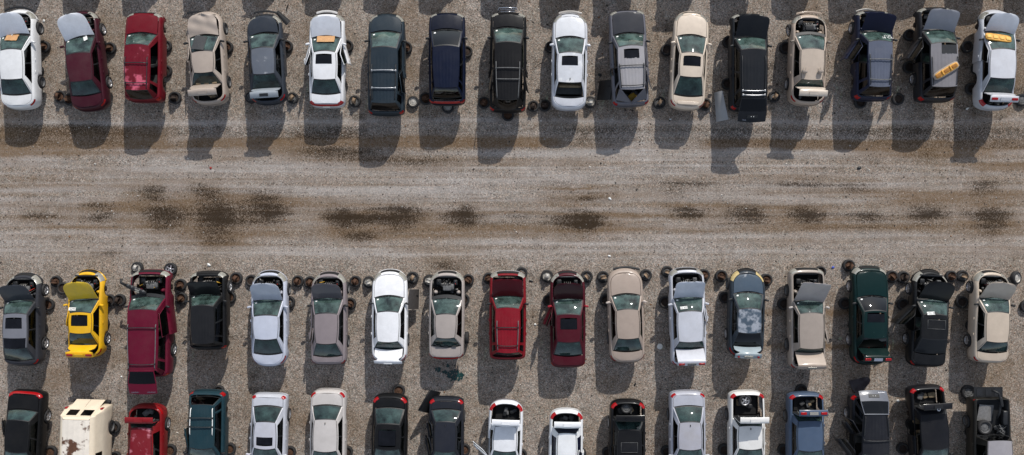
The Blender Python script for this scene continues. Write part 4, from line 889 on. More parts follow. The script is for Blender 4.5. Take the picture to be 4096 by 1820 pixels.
# single stones: value of each cell, plus grain
st = math_(N, L, 'ADD', math_(N, L, 'MULTIPLY', vsep.outputs[0], .55), math_(N, L, 'MULTIPLY', n_sp.outputs[0], .45))
stone = N.new('ShaderNodeValToRGB'); L.new(st, stone.inputs[0])
e = stone.color_ramp.elements; e[0].position = .14; e[0].color = (.22, .21, .20, 1); e[1].position = .86; e[1].color = (1.95, 1.93, 1.90, 1)
k = e.new(.36); k.color = (.72, .71, .70, 1); k = e.new(.62); k.color = (1.06, 1.05, 1.04, 1)
base = mixc(N, L, 1.0, base, stone.outputs[0], 'MULTIPLY')
tint = N.new('ShaderNodeValToRGB'); L.new(vsep.outputs[2], tint.inputs[0]); te = tint.color_ramp.elements; te[0].position = .1; te[0].color = (1.10, .98, .92, 1); te[1].position = .9; te[1].color = (.94, 1.02, 1.05, 1)
base = mixc(N, L, 1.0, base, tint.outputs[0], 'MULTIPLY')
# light compacted gravel
base = mixc(N, L, math_(N, L, 'MULTIPLY', sep.outputs[2], .9, True), base, mixc(N, L, .5, base, srgb(190, 184, 180)))
# brown clay, then damp dark patches: both let the brightest stones through
speck = ramp(N, L, math_(N, L, 'ADD', math_(N, L, 'MULTIPLY', vsep.outputs[1], .6), math_(N, L, 'MULTIPLY', n_f.outputs[0], .4)), .34, .72).outputs[0]
keep = math_(N, L, 'SUBTRACT', 1.0, math_(N, L, 'MULTIPLY', speck, .30))
br = math_(N, L, 'MULTIPLY', math_(N, L, 'MULTIPLY', sep.outputs[1], .85), keep, True)
base = mixc(N, L, br, base, mixc(N, L, n_mid.outputs[0], srgb(92, 68, 42), srgb(126, 101, 72)))
sm = math_(N, L, 'ADD', math_(N, L, 'MULTIPLY', sep.outputs[0], 1.45), math_(N, L, 'MULTIPLY', math_(N, L, 'SUBTRACT', n_mid.outputs[0], .5), .5))
ss = math_(N, L, 'MULTIPLY', math_(N, L, 'SUBTRACT', sm, math_(N, L, 'MULTIPLY', speck, .8)), math_(N, L, 'MULTIPLY', sep.outputs[0], 2.0, True), True)
ss = math_(N, L, 'MULTIPLY', ss, .88)
base = mixc(N, L, ss, base, mixc(N, L, n_sp.outputs[0], srgb(20, 14, 7), srgb(50, 36, 20)))
# sparse dark and rust coloured bits
v2 = N.new('ShaderNodeTexVoronoi'); v2.inputs['Scale'].default_value = 6.5; L.new(ge, v2.inputs['Vector']); s2 = N.new('ShaderNodeSeparateColor'); L.new(v2.outputs['Color'], s2.inputs[0])
bit = math_(N, L, 'MULTIPLY', math_(N, L, 'LESS_THAN', v2.outputs['Distance'], .24), math_(N, L, 'GREATER_THAN', s2.outputs[0], .84))
base = mixc(N, L, math_(N, L, 'MULTIPLY', bit, .75), base, srgb(52, 44, 38))
L.new(base, b.inputs['Base Color'])
L.new(math_(N, L, 'SUBTRACT', .95, math_(N, L, 'MULTIPLY', ss, .15)), b.inputs['Roughness'])
bp = N.new('ShaderNodeBump'); bp.inputs['Strength'].default_value = .7; bp.inputs['Distance'].default_value = .03
L.new(math_(N, L, 'ADD', st, math_(N, L, 'MULTIPLY', n_f.outputs[0], .4)), bp.inputs['Height']); L.new(bp.outputs[0], b.inputs['Normal'])
me.materials.append(m)
# ------------------------------------------------------------------ the old cream van (near row)
def build_van():
    lift = LIFT; zr = lift + 2.0
    A = Vector(W2('B1', 930, 1560, zr)); B = Vector(W2('B1', 958, 545, zr)); d = (A - B).normalized(); 
    ty = lambda Y, z: (W2('B1', 0, Y, z)[1] - A.y) / d.y
    t_r = ty(352, lift + .45); t_f = t_r + 4.9; tc = (t_f + t_r) / 2; org = A + d * tc; rz = math.atan2(-d.x, d.y)
    root = empty('panel_van', (org.x, org.y, 0), rz, 'old cream panel van with brown rust patches over its roof and a black rear bumper', 'van', GB)
    yf, yr = 2.45, -2.45; W = 1.0
    pm = paint((226, 210, 186), .12, .45); rm = paint((230, 220, 206), .12, .5, 0, ((92, 62, 46), 1.7, .53, .585))
    wy = (1.35, -1.25)
    def ring(es, ef, er, z):
        P = []; nc = 8
        y0, y1 = yr + .3, yf - .5
        for i in range(nc): th = math.pi / 2 * (1 - i / nc); P.append(((W - es) * max(0, math.cos(th)) ** .25, y0 - (.3 - er) * math.sin(th) ** .25))
        P[0] = (0, yr + er); n = 48
        for i in range(n + 1): P.append(((W - es), y0 + (y1 - y0) * i / n))
        for i in range(1, nc + 1): th = math.pi / 2 * i / nc; P.append(((W - es) * (max(0, math.cos(th)) ** .6 if i < nc else 0), y1 + (.5 - ef) * math.sin(th) ** .6))
        out = []
        for x, y in P:
            zz = z
            for c in wy:
                if abs(y - c) < .40: zz = max(zz, .30 + math.sqrt(.16 - (y - c) ** 2) + z * .02)
            out.append(Vector((x, y, lift + zz)))
        return out
    D = [(.08, .1, .1, .2), (.01, .02, .02, .3), (0, 0, 0, .5), (0, .02, .02, .85), (.005, .1, .06, 1.15), (.03, .35, .12, 1.3), (.13, .75, .32, 1.78), (.18, .86, .38, 1.92), (.27, .95, .45, 1.99), (.33, 1.0, .50, 2.01)]
    Rg = [ring(*q) for q in D]; M = len(Rg[0]) - 1; nk = len(Rg)
    P = lambda s, i, k: Vector((s * Rg[k][i].x, Rg[k][i].y, Rg[k][i].z))
    b = MB()
    for s in (1, -1): b.grid([[P(s, i, k) for i in range(M + 1)] for k in range(nk)], 0, True, s < 0)
    b.build('body', pm, root)
    b = MB(); y0, y1 = Rg[-1][0].y, Rg[-1][M].y; hw = W - .33
    b.grid([[Vector((u * hw, y0 + (y1 - y0) * t + (.0 if t < .5 else 0), lift + 2.012 + .05 * (1 - u * u) + .008 * (1 if math.sin(u * 16) > .5 else 0))) for u in [-1 + .05 * k for k in range(41)]] for t in [j / 24 for j in range(25)]], 0)
    b.build('roof', rm, root)
    def face(u, v):           # rear face above the waist, v up
        k0, k1 = 5, 7; y = (Rg[5][0].y) * (1 - v) + Rg[7][0].y * v; z = Rg[5][0].z * (1 - v) + Rg[7][0].z * v
        return Vector((u, y - .015, z))
    for s in (-1, 1):
        b = MB(); b.shell([[face(s * x, v) for x in ((.01, .36, .72) if s > 0 else (.72, .36, .01))] for v in (-1.2, 0, .5, 1.0)], .02); dr = b.build('rear_door', pm, root)
        b = MB(); b.grid([[face(s * x, v) + Vector((0, -.022, .006)) for x in ((.1, .35, .6) if s > 0 else (.62, .35, .1))] for v in (.18, .5, .86)]); b.build('door_window', GL_DARK, dr)
        b = MB(); b.rbox((s * .88, Rg[4][0].y + .03, lift + 1.2), (.12, .08, .26), 0, e=.3); b.build('taillight', REDL, root)
    b = MB(); b.rbox((0, yr - .06, lift + .42), (1.9, .22, .2), 0, e=.3); b.build('rear_bumper', BLACK, root)
    b = MB(); b.box((-.25, yr - .005, lift + .82), (.4, .03, .12)); b.build('plate_recess', BLACK, root)
    for s in (1, -1):
        b = MB(); G = [[P(s, i, k) for i in range(30, 44)] for k in (5, 6)]; b.grid(goffset(G, .012 * s), 0, True, s < 0); b.build('side_window', GL_SIDE, root)
        b = MB(); b.rbox((s * 1.02, .35, lift + .98), (.03, .14, .05)); b.build('door_handle', BLACK, root)
        for y in wy: add_wheel(root, s, y, lift + .27, W - .12, 'steel')
    b = MB(); b.grid([[Vector((u * (W - .2 - .1 * v), yf - .42 - .42 * v + .12 * (1 - u * u), lift + 1.32 + .5 * v)) for u in (-1, -.5, 0, .5, 1)] for v in (0, 1)]); b.build('windshield', GL_WS, root)
    b = MB(); b.box((0, 0, lift + .22), (1.6, 4.2, .05)); b.build('floor_pan', DARK, root)
    b = MB(); b.tube([(W + .004, yr + .5, lift + 1.02), (W + .004, yf - .8, lift + 1.02)], .012, 0, 5); b.build('side_moulding', pm, root)
    CARS.append(dict(root=root, org=org, d=d, yf=yf, yr=yr, W=W, wy_f=1.35, wy_r=-1.25, sp=dict(short='cream van', reg='B1')))
build_van()

# ------------------------------------------------------------------ wheel stands: a tyred wheel lying flat with a bare rim welded upright on it
def rimtop_mesh(mat):
    b = MB(); m = Matrix.Translation((0, 0, .385)) @ Matrix.Rotation(R(90), 4, 'X')
    b.lathe([(.19, .09), (.175, .085), (.165, .04), (.15, 0), (.165, -.04), (.178, -.085), (.192, -.09), (.186, -.095), (.17, -.09), (.14, -.03), (.14, .03), (.17, .08)], 0, 24, m, True)
    b.lathe([(0, .02), (.06, .025), (.09, .0), (.15, .01)], 0, 20, m)
    o = b.build('upright_rim', mat); me = o.data; bpy.data.objects.remove(o); return me
WHITER = plain((176, 172, 165), .5, .2, .3, 12, 'chalky_rim')
TOPS = [rimtop_mesh(m) for m in (RUST, RUSTD, plain((140, 118, 96), .7, .3, .4, 12, 'weathered_rim'), WHITER)]
def recolor(me, mat):
    c = me.copy(); c.materials[0] = mat; return c
RIMS = [WM['rusty'][1], recolor(WM['steel'][1], RUSTD), WM['steel'][1], recolor(WM['steel'][1], WHITER)]
def where(x, y):
    """words for the place of a loose wheel: nearest car and side"""
    best = None
    for c in CARS:
        p = Vector((x, y)) - c['org']; d = c['d']; lx = p.x * d.y - p.y * d.x; ly = p.dot(d)
        dist = math.hypot(max(0, abs(lx) - c['W']), max(0, abs(ly) - (c['yf'] - c['yr']) / 2))
        if best is None or dist < best[0]: best = (dist, lx, ly, c)
    _, lx, ly, c = best; fl = c['d'].y < 0
    side = 'right' if (lx > 0) != fl else 'left'
    if ly > c['yf'] - .15: z = 'just ahead of the nose, %s side,' % side if abs(lx) > .3 else 'just ahead of the nose'
    elif ly > c['wy_f'] + .45: z = '%s of the front bumper' % side
    elif ly > c['wy_f'] - .55: z = '%s of the front wheel arch' % side
    elif ly > c['wy_r'] + .5: z = '%s of the doors' % side
    elif ly > c['wy_r'] - .55: z = '%s of the rear wheel arch' % side
    elif ly > c['yr']: z = '%s of the rear bumper' % side
    else: z = 'behind the tail, %s side,' % side if abs(lx) > .3 else 'behind the tail'
    return z, c
SEEN = {}
def place(reg, x, y, kind='stand', rim=0, ang=None, sc=.97, z=0, tilt=None, words=None):
    rnd = random.Random(int(x * 7 + y * 13)); wx, wy_ = W2(reg, x, y, .12 + z)
    zz, c = where(wx, wy_); short = c['sp']['short']; short = short.split(' at the ')[0] + (' at row end' if ' at the ' in short else '')
    loc = zz
    look = {0: 'rusty', 1: 'dark rusty', 2: 'weathered', 3: 'pale'}[rim]
    base = {'stand': 'tyre stand with %s upright rim' % look, 'wheel': 'wheel lying flat, %s rim' % look, 'alloywheel': 'alloy wheel lying flat', 'upright': 'black tyre standing upright'}[kind]
    lab = '%s %s of %s' % (base, loc, short) if not loc.rstrip(',').endswith(('bumper', 'arch', 'doors')) else '%s, %s of %s' % (base, loc, short)
    if words: lab = words
    k = (loc, short, base)
    SEEN.setdefault(k, []).append(lab)
    n = len(SEEN[k])
    if n > 1 and not words: lab = lab + (', outer one' if n == 2 else ', third one')
    if len(lab.split()) > 16: lab = ' '.join(lab.replace(' at row end', '').replace(' with two crossbars', '').replace(' with its side door open', '').split()[:16])
    s = sc * rnd.uniform(.95, 1.05)
    root = empty('wheel_stand', (wx, wy_, z), 0, lab, 'wheel' if kind != 'upright' else 'tyre', 'loose wheels and welded wheel stands between the cars')
    def part(name, me, lo, ro=(0, 0, 0), k=1):
        o = bpy.data.objects.new(name, me); C.objects.link(o); o.parent = root; o.location = lo; o.rotation_euler = ro; o.scale = (s * k, s * k, s * k); return o
    if kind == 'upright':
        part('tyre', WM['rusty'][0], (0, 0, .33), (0, R(90), 0)); part('rim', RIMS[1], (0, 0, .33), (0, R(90), 0)); return root
    tl = (0, 0, 0) if tilt is None else tilt
    if kind == 'alloywheel':
        part('tyre', WM['alloy'][0], (0, 0, .12), tl, 1.1); part('rim', WM['alloy'][1], (0, 0, .12), tl, 1.1); return root
    part('tyre', WM['rusty'][0], (0, 0, .11), tl); part('rim', RIMS[rim], (0, 0, .11), tl)
    if kind == 'stand': part('upright_rim', TOPS[rim], (0, 0, .03), (0, 0, rnd.uniform(-.6, .6) if ang is None else R(ang)), .88)
    return root
for q in [('T1', 318, 335, 'stand', 0), ('T1', 788, 345, 'stand', 0), ('T1', 432, 692, 'stand', 0, 80), ('T1', 498, 712, 'stand', 0), ('T1', 1188, 330, 'stand', 2), ('T1', 1188, 508, 'stand', 1), ('T1', 1252, 700, 'stand', 1, 5),
          ('T2', 372, 338, 'stand', 0), ('T2', 800, 332, 'stand', 0), ('T2', 842, 702, 'stand', 2, 50), ('T2', 545, 698, 'wheel', 2), ('T2', 1232, 330, 'wheel', 1), ('T2', 1286, 725, 'stand', 2, 75), ('T3', 402, 342, 'stand', 0),
          ('T3', 452, 730, 'wheel', 3), ('T3', 543, 706, 'stand', 0, 20), ('T3', 700, 768, 'wheel', 3), ('T3', 835, 370, 'wheel', 1), ('T3', 958, 735, 'stand', 0, 70), ('T3', 1130, 825, 'wheel', 0), ('T3', 1312, 760, 'stand', 1, 85), ('T3', 1393, 755, 'stand', 1, 5), ('T3', 1435, 338, 'wheel', 1),
          ('T4', 430, 732, 'stand', 3, 0), ('T4', 925, 735, 'stand', 2, 55), ('T4', 1254, 748, 'stand', 0, 30), ('T4', 977, 358, 'wheel', 1), ('T5', 530, 692, 'stand', 2, 60), ('T5', 612, 342, 'wheel', 1), ('T5', 205, 300, 'wheel', 1), ('T5', 195, 600, 'wheel', 1),
          ('T6', 350, 708, 'wheel', 1), ('T6', 80, 732, 'wheel', 1), ('T6', 845, 335, 'wheel', 1), ('T6', 875, 635, 'wheel', 1), ('T6', 1235, 715, 'wheel', 2), ('T6', 430, 480, 'wheel', 1), ('T6', 432, 250, 'wheel', 1),
          ('M1', 445, 208, 'stand', 0, -5), ('M1', 500, 262, 'wheel', 1), ('M1', 385, 392, 'wheel', 0), ('M1', 866, 358, 'stand', 1), ('M1', 945, 356, 'stand', 1, 80), ('M1', 1085, 100, 'stand', 3, 70), ('M1', 1348, 110, 'alloywheel', 2), ('M1', 1426, 235, 'stand', 0), ('M1', 1432, 342, 'stand', 0, 40),
          ('M2', 484, 184, 'stand', 0, 60), ('M2', 436, 332, 'stand', 0, 80), ('M2', 900, 372, 'stand', 2), ('M2', 604, 202, 'wheel', 1), ('M2', 970, 206, 'stand', 0, 70), ('M2', 1068, 216, 'stand', 0, 60), ('M2', 1424, 208, 'stand', 0, 60), ('M2', 1383, 384, 'stand', 0), ('M2', 1532, 214, 'stand', 3, 20),
          ('M3', 495, 178, 'stand', 2, 60), ('M3', 628, 202, 'stand', 3, -15), ('M3', 934, 196, 'stand', 0, -40), ('M3', 896, 352, 'wheel', 1), ('M3', 1095, 184, 'stand', 0, 15), ('M3', 1356, 142, 'stand', 2), ('M3', 1556, 166, 'stand', 3, 80), ('M3', 1567, 358, 'wheel', 1),
          ('M4', 449, 170, 'stand', 2, -50), ('M4', 577, 173, 'stand', 2, 10), ('M4', 915, 160, 'stand', 2, -50), ('M4', 1083, 132, 'stand', 2), ('M4', 1373, 158, 'stand', 0), ('M4', 1066, 372, 'wheel', 1), ('M4', 1510, 166, 'stand', 0, -20), ('M4', 600, 357, 'wheel', 1),
          ('M5', 522, 196, 'stand', 0, -10), ('M5', 196, 336, 'wheel', 1), ('M5', 662, 386, 'wheel', 1), ('M5', 950, 132, 'stand', 1), ('M5', 1174, 82, 'stand', 0, 40), ('M5', 1142, 382, 'wheel', 1),
          ('M6', 337, 170, 'stand', 0, -50), ('M6', 428, 176, 'stand', 1, 60), ('M6', 806, 168, 'stand', 0, -30), ('M6', 895, 166, 'stand', 2, -20), ('M6', 890, 372, 'wheel', 1), ('M6', 425, 390, 'wheel', 1), ('M6', 1400, 405, 'wheel', 1),
          ('B1', 1435, 655, 'wheel', 1), ('B1', 640, 965, 'wheel', 0), ('B1', 1450, 1030, 'wheel', 1), ('B1', 2140, 945, 'wheel', 0), ('B2', 550, 200, 'wheel', 1), ('B2', 1445, 965, 'wheel', 0), ('B2', 690, 925, 'wheel', 0), ('B2', 2160, 965, 'wheel', 1),
          ('B3', 614, 196, 'wheel', 0), ('B3', 1438, 935, 'wheel', 0), ('B3', 2150, 1000, 'wheel', 1), ('B4', 1715, 955, 'wheel', 1), ('B4', 975, 975, 'wheel', 1), ('B4', 630, 985, 'wheel', 1), ('B5', 345, 1068, 'wheel', 1), ('B5', 1190, 1068, 'wheel', 1), ('B6', 765, 1050, 'wheel', 1),
          ('B5', 1450, 215, 'wheel', 1)]:
    place(*q[:4], rim=q[4], ang=(q[5] if len(q) > 5 else None))
place('M6', 1318, 180, 'wheel', 3, sc=1.1, tilt=(0, R(28), 0), z=.12)
place('M3', 924, 648, 'upright', 1)
place('B6', 1706, 245, 'wheel', 2, sc=1.12)
# every car rests on four stands; those the survey did not list stand under the floor
LISTED = [tuple(o.location[:2]) for o in C.objects if o.name.startswith('wheel_stand')]
for c in CARS:
    d = c['d']; per = Vector((d.y, -d.x)); sh = c['sp']['short'].split(' at the ')[0]; end = ' at row end' if ' at the ' in c['sp']['short'] else ''
    for fy, w1 in ((c['wy_f'] - .75, 'front'), (c['wy_r'] + .70, 'rear')):
        for sx in (-1, 1):
            q = c['org'] + d * fy + per * (sx * .36)
            if any(math.hypot(q.x - a, q.y - b_) < .62 for a, b_ in LISTED): continue
            w2 = 'right' if (sx > 0) == (d.y > 0) else 'left'
            lab = 'rusty stand under the %s %s floor of %s%s' % (w1, w2, sh, end)
            r_ = empty('wheel_stand', (q.x, q.y, 0), rz_ := math.atan2(-d.x, d.y), ' '.join(lab.split()[:16]), 'wheel', 'loose wheels and welded wheel stands between the cars')
            for nm, me_, z in (('tyre', WM['rusty'][0], .11), ('rim', RIMS[1], .11), ('upright_rim', TOPS[1], .05)):
                o = bpy.data.objects.new(nm, me_); C.objects.link(o); o.parent = r_; o.location = (0, 0, z); o.scale = (.95,) * 3
def wheel_in(reg, x, y, z, rim, label, sc=.95, tilt=(0, 0, 0), kind='steel'):
    wx, wy_ = W2(reg, x, y, z); r_ = empty('spare_wheel', (wx, wy_, z - .1), 0, label, 'wheel')
    for nm, me in (('tyre', WM['rusty'][0]), ('rim', WM[kind][1])):
        o = bpy.data.objects.new(nm, me); C.objects.link(o); o.parent = r_; o.location = (0, 0, .1); o.rotation_euler = tilt; o.scale = (sc,) * 3
wheel_in('B4', 1210, 412, 1.15, 0, 'dark spare wheel inside the open trunk of the black sedan', .9)
wheel_in('B5', 640, 360, 1.25, 0, 'loose wheel filling the open trunk of the white sedan', 1.0, (R(12), R(6), 0), 'alloy')
wheel_in('B6', 1935, 748, 1.25, 0, 'grey dusty steel wheel lying in the pickup bed', 1.15)

# ------------------------------------------------------------------ loose things
def thing(name, mbo, mats, label, cat, loc, rot=(0, 0, 0), group=None):
    o = mbo.build(name, mats); o.location = loc; o.rotation_euler = rot; tag(o, label, cat, group); return o
def on_glass(short, u, v, dz=.02, rear=False):
    c = BYS[short]; p = c['WS'](u, v, rear); q1 = c['WS'](u, min(1, v + .1), rear) - c['WS'](u, v - .1, rear)
    M_ = Matrix.Translation((c['org'].x, c['org'].y, 0)) @ Matrix.Rotation(math.atan2(-c['d'].x, c['d'].y), 4, 'Z')
    return M_ @ (p + Vector((0, 0, dz))), math.atan2(q1.z, -q1.y)
def flat_on_screen(name, mats, short, u, v, w_, l_, label, cat, rz=0, mbf=None):
    p, sl = on_glass(short, u, v, .025)
    b = MB(); n = 5
    rs = random.Random(int(u * 100 + w_ * 1000))
    G = [[Vector(((i / n - .5) * w_ + rs.uniform(-.008, .008), (j / n - .5) * l_ + rs.uniform(-.008, .008), .015 + rs.uniform(0, .015))) for i in range(n + 1)] for j in range(n + 1)]
    b.shell(G, .008)
    return thing(name, b, mats, label, cat, p, (-sl, 0, rz))
flat_on_screen('cardboard', CARD, 'white sedan at the left end of the far row', -.10, .22, .58, .46, 'brown cardboard piece on the windscreen of the leftmost white sedan', 'cardboard', -.05)
flat_on_screen('cardboard', CARD, 'white sedan with front doors ajar', .02, .2, .88, .46, 'wide brown cardboard sheet on the windscreen of the white sedan with sunroof', 'cardboard', .02)
flat_on_screen('paper', WHITE, 'white sedan at the left end of the far row', -.22, .06, .2, .2, 'crumpled white paper above the cardboard on the leftmost windscreen', 'paper', .6)
flat_on_screen('paper', WHITE, 'dark maroon sedan', .42, .14, .2, .34, 'white paper slip on the windscreen of the dark maroon sedan', 'paper', .5)
flat_on_screen('plastic_trim', TRIM, 'beige sedan with crumpled hood', -.22, .5, .62, .85, 'dark grey plastic trim panel on the windscreen of the crumpled beige sedan', 'trim panel', -.1)
flat_on_screen('plastic_trim', GREYP, 'beige sedan with crumpled hood', -.34, .30, .16, .66, 'narrow grey plastic strip over the trim panel on the beige sedan', 'trim strip', .05)
# lot numbers handwritten on tickets behind the glass
def ticket(short, u, v, w_, h_, text=None, rz=0, mat=WHITE):
    c = BYS[short]; p, sl = on_glass(short, u, v, .02); ws = [o for o in c['root'].children if o.name.startswith('windshield')][0]
    lp = c['WS'](u, v) + Vector((0, 0, .02)); b = MB(); b.box((0, 0, 0), (w_, h_, .006)); t = b.build('lot_ticket', mat, ws); t.location = lp; t.rotation_euler = (-sl, 0, rz)
    if text: 
        me_ = text_mesh(text, h_ * .9); me_.materials.clear(); me_.materials.append(BLACK); o = bpy.data.objects.new('handwriting', me_); C.objects.link(o); o.parent = ws; o.location = lp + Vector((0, 0, .008)); o.rotation_euler = (-sl, 0, rz)
ticket('yellow coupe', -.66, .72, .36, .16, 'L 22951'); ticket('silver sedan with red tail panel on its lid', -.45, .72, .36, .14, 'LE 303', .08); ticket('black coupe with driver door open', -.40, .92, .38, .16, '26 CL 203', .1)
def screen_writing(short, u, v, txt, size):
    c = BYS[short]; _, sl = on_glass(short, u, v); ws = [o for o in c['root'].children if o.name.startswith('windshield')][0]
    lettering('screen_writing', txt, size, WHITE, ws, tuple(c['WS'](u, v) + Vector((0, 0, .03))), (-sl, 0, 0))
screen_writing('navy off-roader with raised hood', .55, .62, '26 CL', .24); screen_writing('navy off-roader with raised hood', .6, .40, '12 05', .15)
screen_writing('grey off-roader with empty tailgate', .72, .25, '22', .12)
# headrests on the champagne sedan's roof
for x in (747, 862):
    b = MB(); b.rbox((0, 0, .12), (.27, .16, .2), 0, e=.5); px, py = W2('T5', x, 512, 1.95)
    h = thing('headrest', b, plain((150, 138, 128), .9), 'left headrest' if x < 800 else 'right headrest', 'headrest', (px, py, LIFT + 1.42), (0, 0, R(-8 if x < 800 else 12)), 'two headrests on the champagne sedan roof')
    h['label'] = ('left' if x < 800 else 'right') + ' of two beige headrests lying on the roof of the hoodless champagne sedan'
    b = MB(); b.tube([(-.06, .06, .05), (-.06, .22, .04)], .008, 0, 5); b.tube([(.06, .06, .05), (.06, .22, .04)], .008, 0, 5); b.build('post', STEEL, h)
# amber foam blocks
px, py = W2('T6', 697, 505, 2.3); b = MB(); b.rbox((0, 0, .07), (1.42, .42, .16), 0, e=.5); b.rbox((0, .0, .12), (1.28, .30, .12), 1, e=.4)
for x in (-.48, -.02, .42): b.rbox((x, .0, .17), (.30, .17, .07), 2, e=.4)
for x in (-.25, .2): b.rbox((x, .02, .2), (.07, .24, .07), 1, e=.4)
thing('bumper_foam', b, [plain((150, 138, 128), .8), AMBER, plain((150, 100, 38), .8)], 'amber and grey moulded foam block lying slanted on the charcoal off-roader roof', 'foam block', (px, py, LIFT + 1.74), (0, 0, R(31)))
px, py = W2('T6', 1075, 270, 1.75); b = MB(); b.rbox((0, 0, .05), (1.32, .42, .1), 0, e=.4)
for k in range(4): b.rbox((-.48 + .32 * k, -.02, .11), (.24, .2, .05), 1, e=.4)
thing('foam_insulation', b, [AMBER, plain((222, 178, 92), .7)], 'amber foam strip lying on the windscreen of the rightmost silver sedan', 'foam strip', (px, py, LIFT + 1.16), (R(-24), 0, R(-8)))
# torn intake duct on the magenta off-roader
px, py = W2('M1', 1075, 270, 1.6); b = MB(); b.rbox((0, 0, .08), (1.15, .22, .16), 0, e=.5); b.tube([(-.55, 0, .1), (-.8, .04, .14), (-.85, .2, .1)], .07, 0, 8); b.box((.1, 0, .165), (.22, .06, .006), 1); b.box((.14, -.08, .165), (.2, .05, .006), 1)
for k in range(5): b.rbox((-.4 + .2 * k, .06, .14), (.08, .1, .06), 2)
thing('intake_duct', b, [BLACK, CLEARL, GREYP], 'black plastic intake duct lying slanted over the bare engine of the magenta off-roader', 'air duct', (px, py, LIFT + 1.10), (0, 0, R(-22)))
# chrome grille leaning on the black off-roader
px, py = W2('T3', 1132, 76, .8); b = MB()
b.tube([(-.55, -.14, 0), (-.46, .14, 0), (.42, .14, 0), (.52, -.14, 0), (-.55, -.14, 0)], .035, 0, 6)
for y in (-.05, .04): b.tube([(-.5, y, 0), (.46, y, 0)], .018, 0, 5)
thing('grille', b, [CHROME], 'chrome grille standing loose in front of the black off-roader nose', 'grille', (px, py, .8), (R(24), 0, 0))
def leaner(reg, x, y, z, w_, l_, mat, label, cat, rot, win=None, name='detached_panel', taperq=.8, rim=None):
    b = MB(); n = 6
    G = [[Vector(((i / n - .5) * w_ * (1 - (1 - taperq) * (j / n)) , (j / n - .5) * l_, .05 * math.sin(math.pi * i / n))) for i in range(n + 1)] for j in range(n + 1)]
    b.shell(G, .05, 0, 1); px, py = W2(reg, x, y, z); o = thing(name, b, [mat, DASH], label, cat, (px, py, z), rot)
    if win:
        b = MB(); b.tube([(-w_ * .42 * taperq, l_ * .5, 0), (-w_ * .3 * taperq, l_ * .5 + win, 0), (w_ * .36 * taperq, l_ * .5 + win, 0), (w_ * .44 * taperq, l_ * .5, 0)], .025, 0, 5); b.build('window_frame', mat, o)
        b = MB(); b.grid([[Vector((-w_ * .40 * taperq, l_ * .5, 0)), Vector((w_ * .42 * taperq, l_ * .5, 0))], [Vector((-w_ * .3 * taperq, l_ * .5 + win, 0)), Vector((w_ * .36 * taperq, l_ * .5 + win, 0))]]); b.build('door_glass', GL_SIDE, o)
    b = MB(); b.tube([(-w_ * .5, -l_ * .5, .03), (w_ * .5, -l_ * .5, .03), (w_ * .5 * taperq, l_ * .5, .03), (-w_ * .5 * taperq, l_ * .5, .03), (-w_ * .5, -l_ * .5, .03)], .022, 0, 5)
    if name == 'detached_panel': b.build('panel_edge', rim or mat, o)
    b = MB(); b.rbox((w_ * .28, l_ * .2, .05), (.15, .04, .04)); b.build('door_handle', BLACK, o) if name == 'detached_panel' else None
    return o
leaner('T4', 538, 645, .75, .95, 1.0, BLACK, 'black loose door leaning against the grey off-roader with no tailgate', 'car door', (0, R(-52), R(82 - 90)), None, taperq=.95)
leaner('T5', 145, 760, .62, .72, 1.5, paint((150, 152, 154), .3), 'grey loose fender panel leaning beside the black off-roader with raised tailgate', 'fender', (0, R(-48), R(8)), None, 'fender_sheet', .7)
leaner('M3', 498, 350, .75, .8, 1.05, plain((58, 54, 52), .6), 'grey taupe loose door frame leaning beside the plain white sedan', 'car door', (0, R(42), R(-4)), None, taperq=.8, rim=plain((150, 140, 130), .7))
leaner('B3', 1000, 330, .95, .85, 1.2, BLACK, 'black loose door standing slanted beside the tail of the dark slate sedan', 'car door', (0, R(48), R(-28)), None, taperq=.9)
b = MB(); b.shell([[Vector((.95 * math.sin(a) * (1 if k else .9), .0 + .35 * math.cos(a) * 1.0, .16 * k)) for a in [-1.2 + 2.4 * i / 12 for i in range(13)]] for k in (0, 1, 2)], .03)
px, py = W2('T2', 770, 120, .55); leaner('T2', 770, 125, .6, .36, .8, BLACK, 'black torn fender liner at the nose of the slate sedan with blotchy roof', 'fender liner', (R(20), R(20), R(52)), None, 'fender_liner', .6)
# bumper beams left in front of stripped noses
def beam(reg, x0, x1, y, mat, label, z=.75, curve=.1):
    p0, p1 = W2(reg, x0, y, z), W2(reg, x1, y, z); L_ = (p1[0] - p0[0]); b = MB()
    G = [[Vector((L_ * (t - .5), curve * (1 - (2 * t - 1) ** 2) + dy, dz)) for t in [i / 10 for i in range(11)]] for dy, dz in ((-.06, .08), (0, .1), (.05, .08), (.06, -.05))]
    b.shell(G, .02); b.tube([(-L_ * .3, .0, 0), (-L_ * .3, -.25, 0)], .025, 1, 5); b.tube([(L_ * .3, .0, 0), (L_ * .3, -.25, 0)], .025, 1, 5)
    for sx in (-.3, .3): b.tube([(sx * L_, -.05, 0), (sx * L_, -.05, -z)], .02, 1, 5)
    return thing('bumper_bar', b, [mat, STEEL], label, 'bumper bar', ((p0[0] + p1[0]) / 2, p0[1], z))
beam('T2', 565, 735, 96, BLACK, 'black bumper beam at the nose of the blotchy slate sedan'); beam('T2', 1015, 1165, 96, paint((200, 198, 196), .2), 'pale bumper beam at the nose of the white sedan with doors ajar')
beam('T4', 205, 368, 98, paint((170, 165, 160), .3), 'grey bumper beam at the nose of the silver sedan missing its rear window'); beam('T5', 685, 868, 102, paint((150, 132, 116), .3), 'brownish bumper beam at the nose of the hoodless champagne sedan', .9)
beam('T2', 90, 255, 96, BLACK, 'black bumper beam under the crumpled hood of the beige sedan', .6, .08); beam('M4', 655, 865, 112, BLACK, 'black bumper beam at the nose of the tan closed hood sedan', .85)
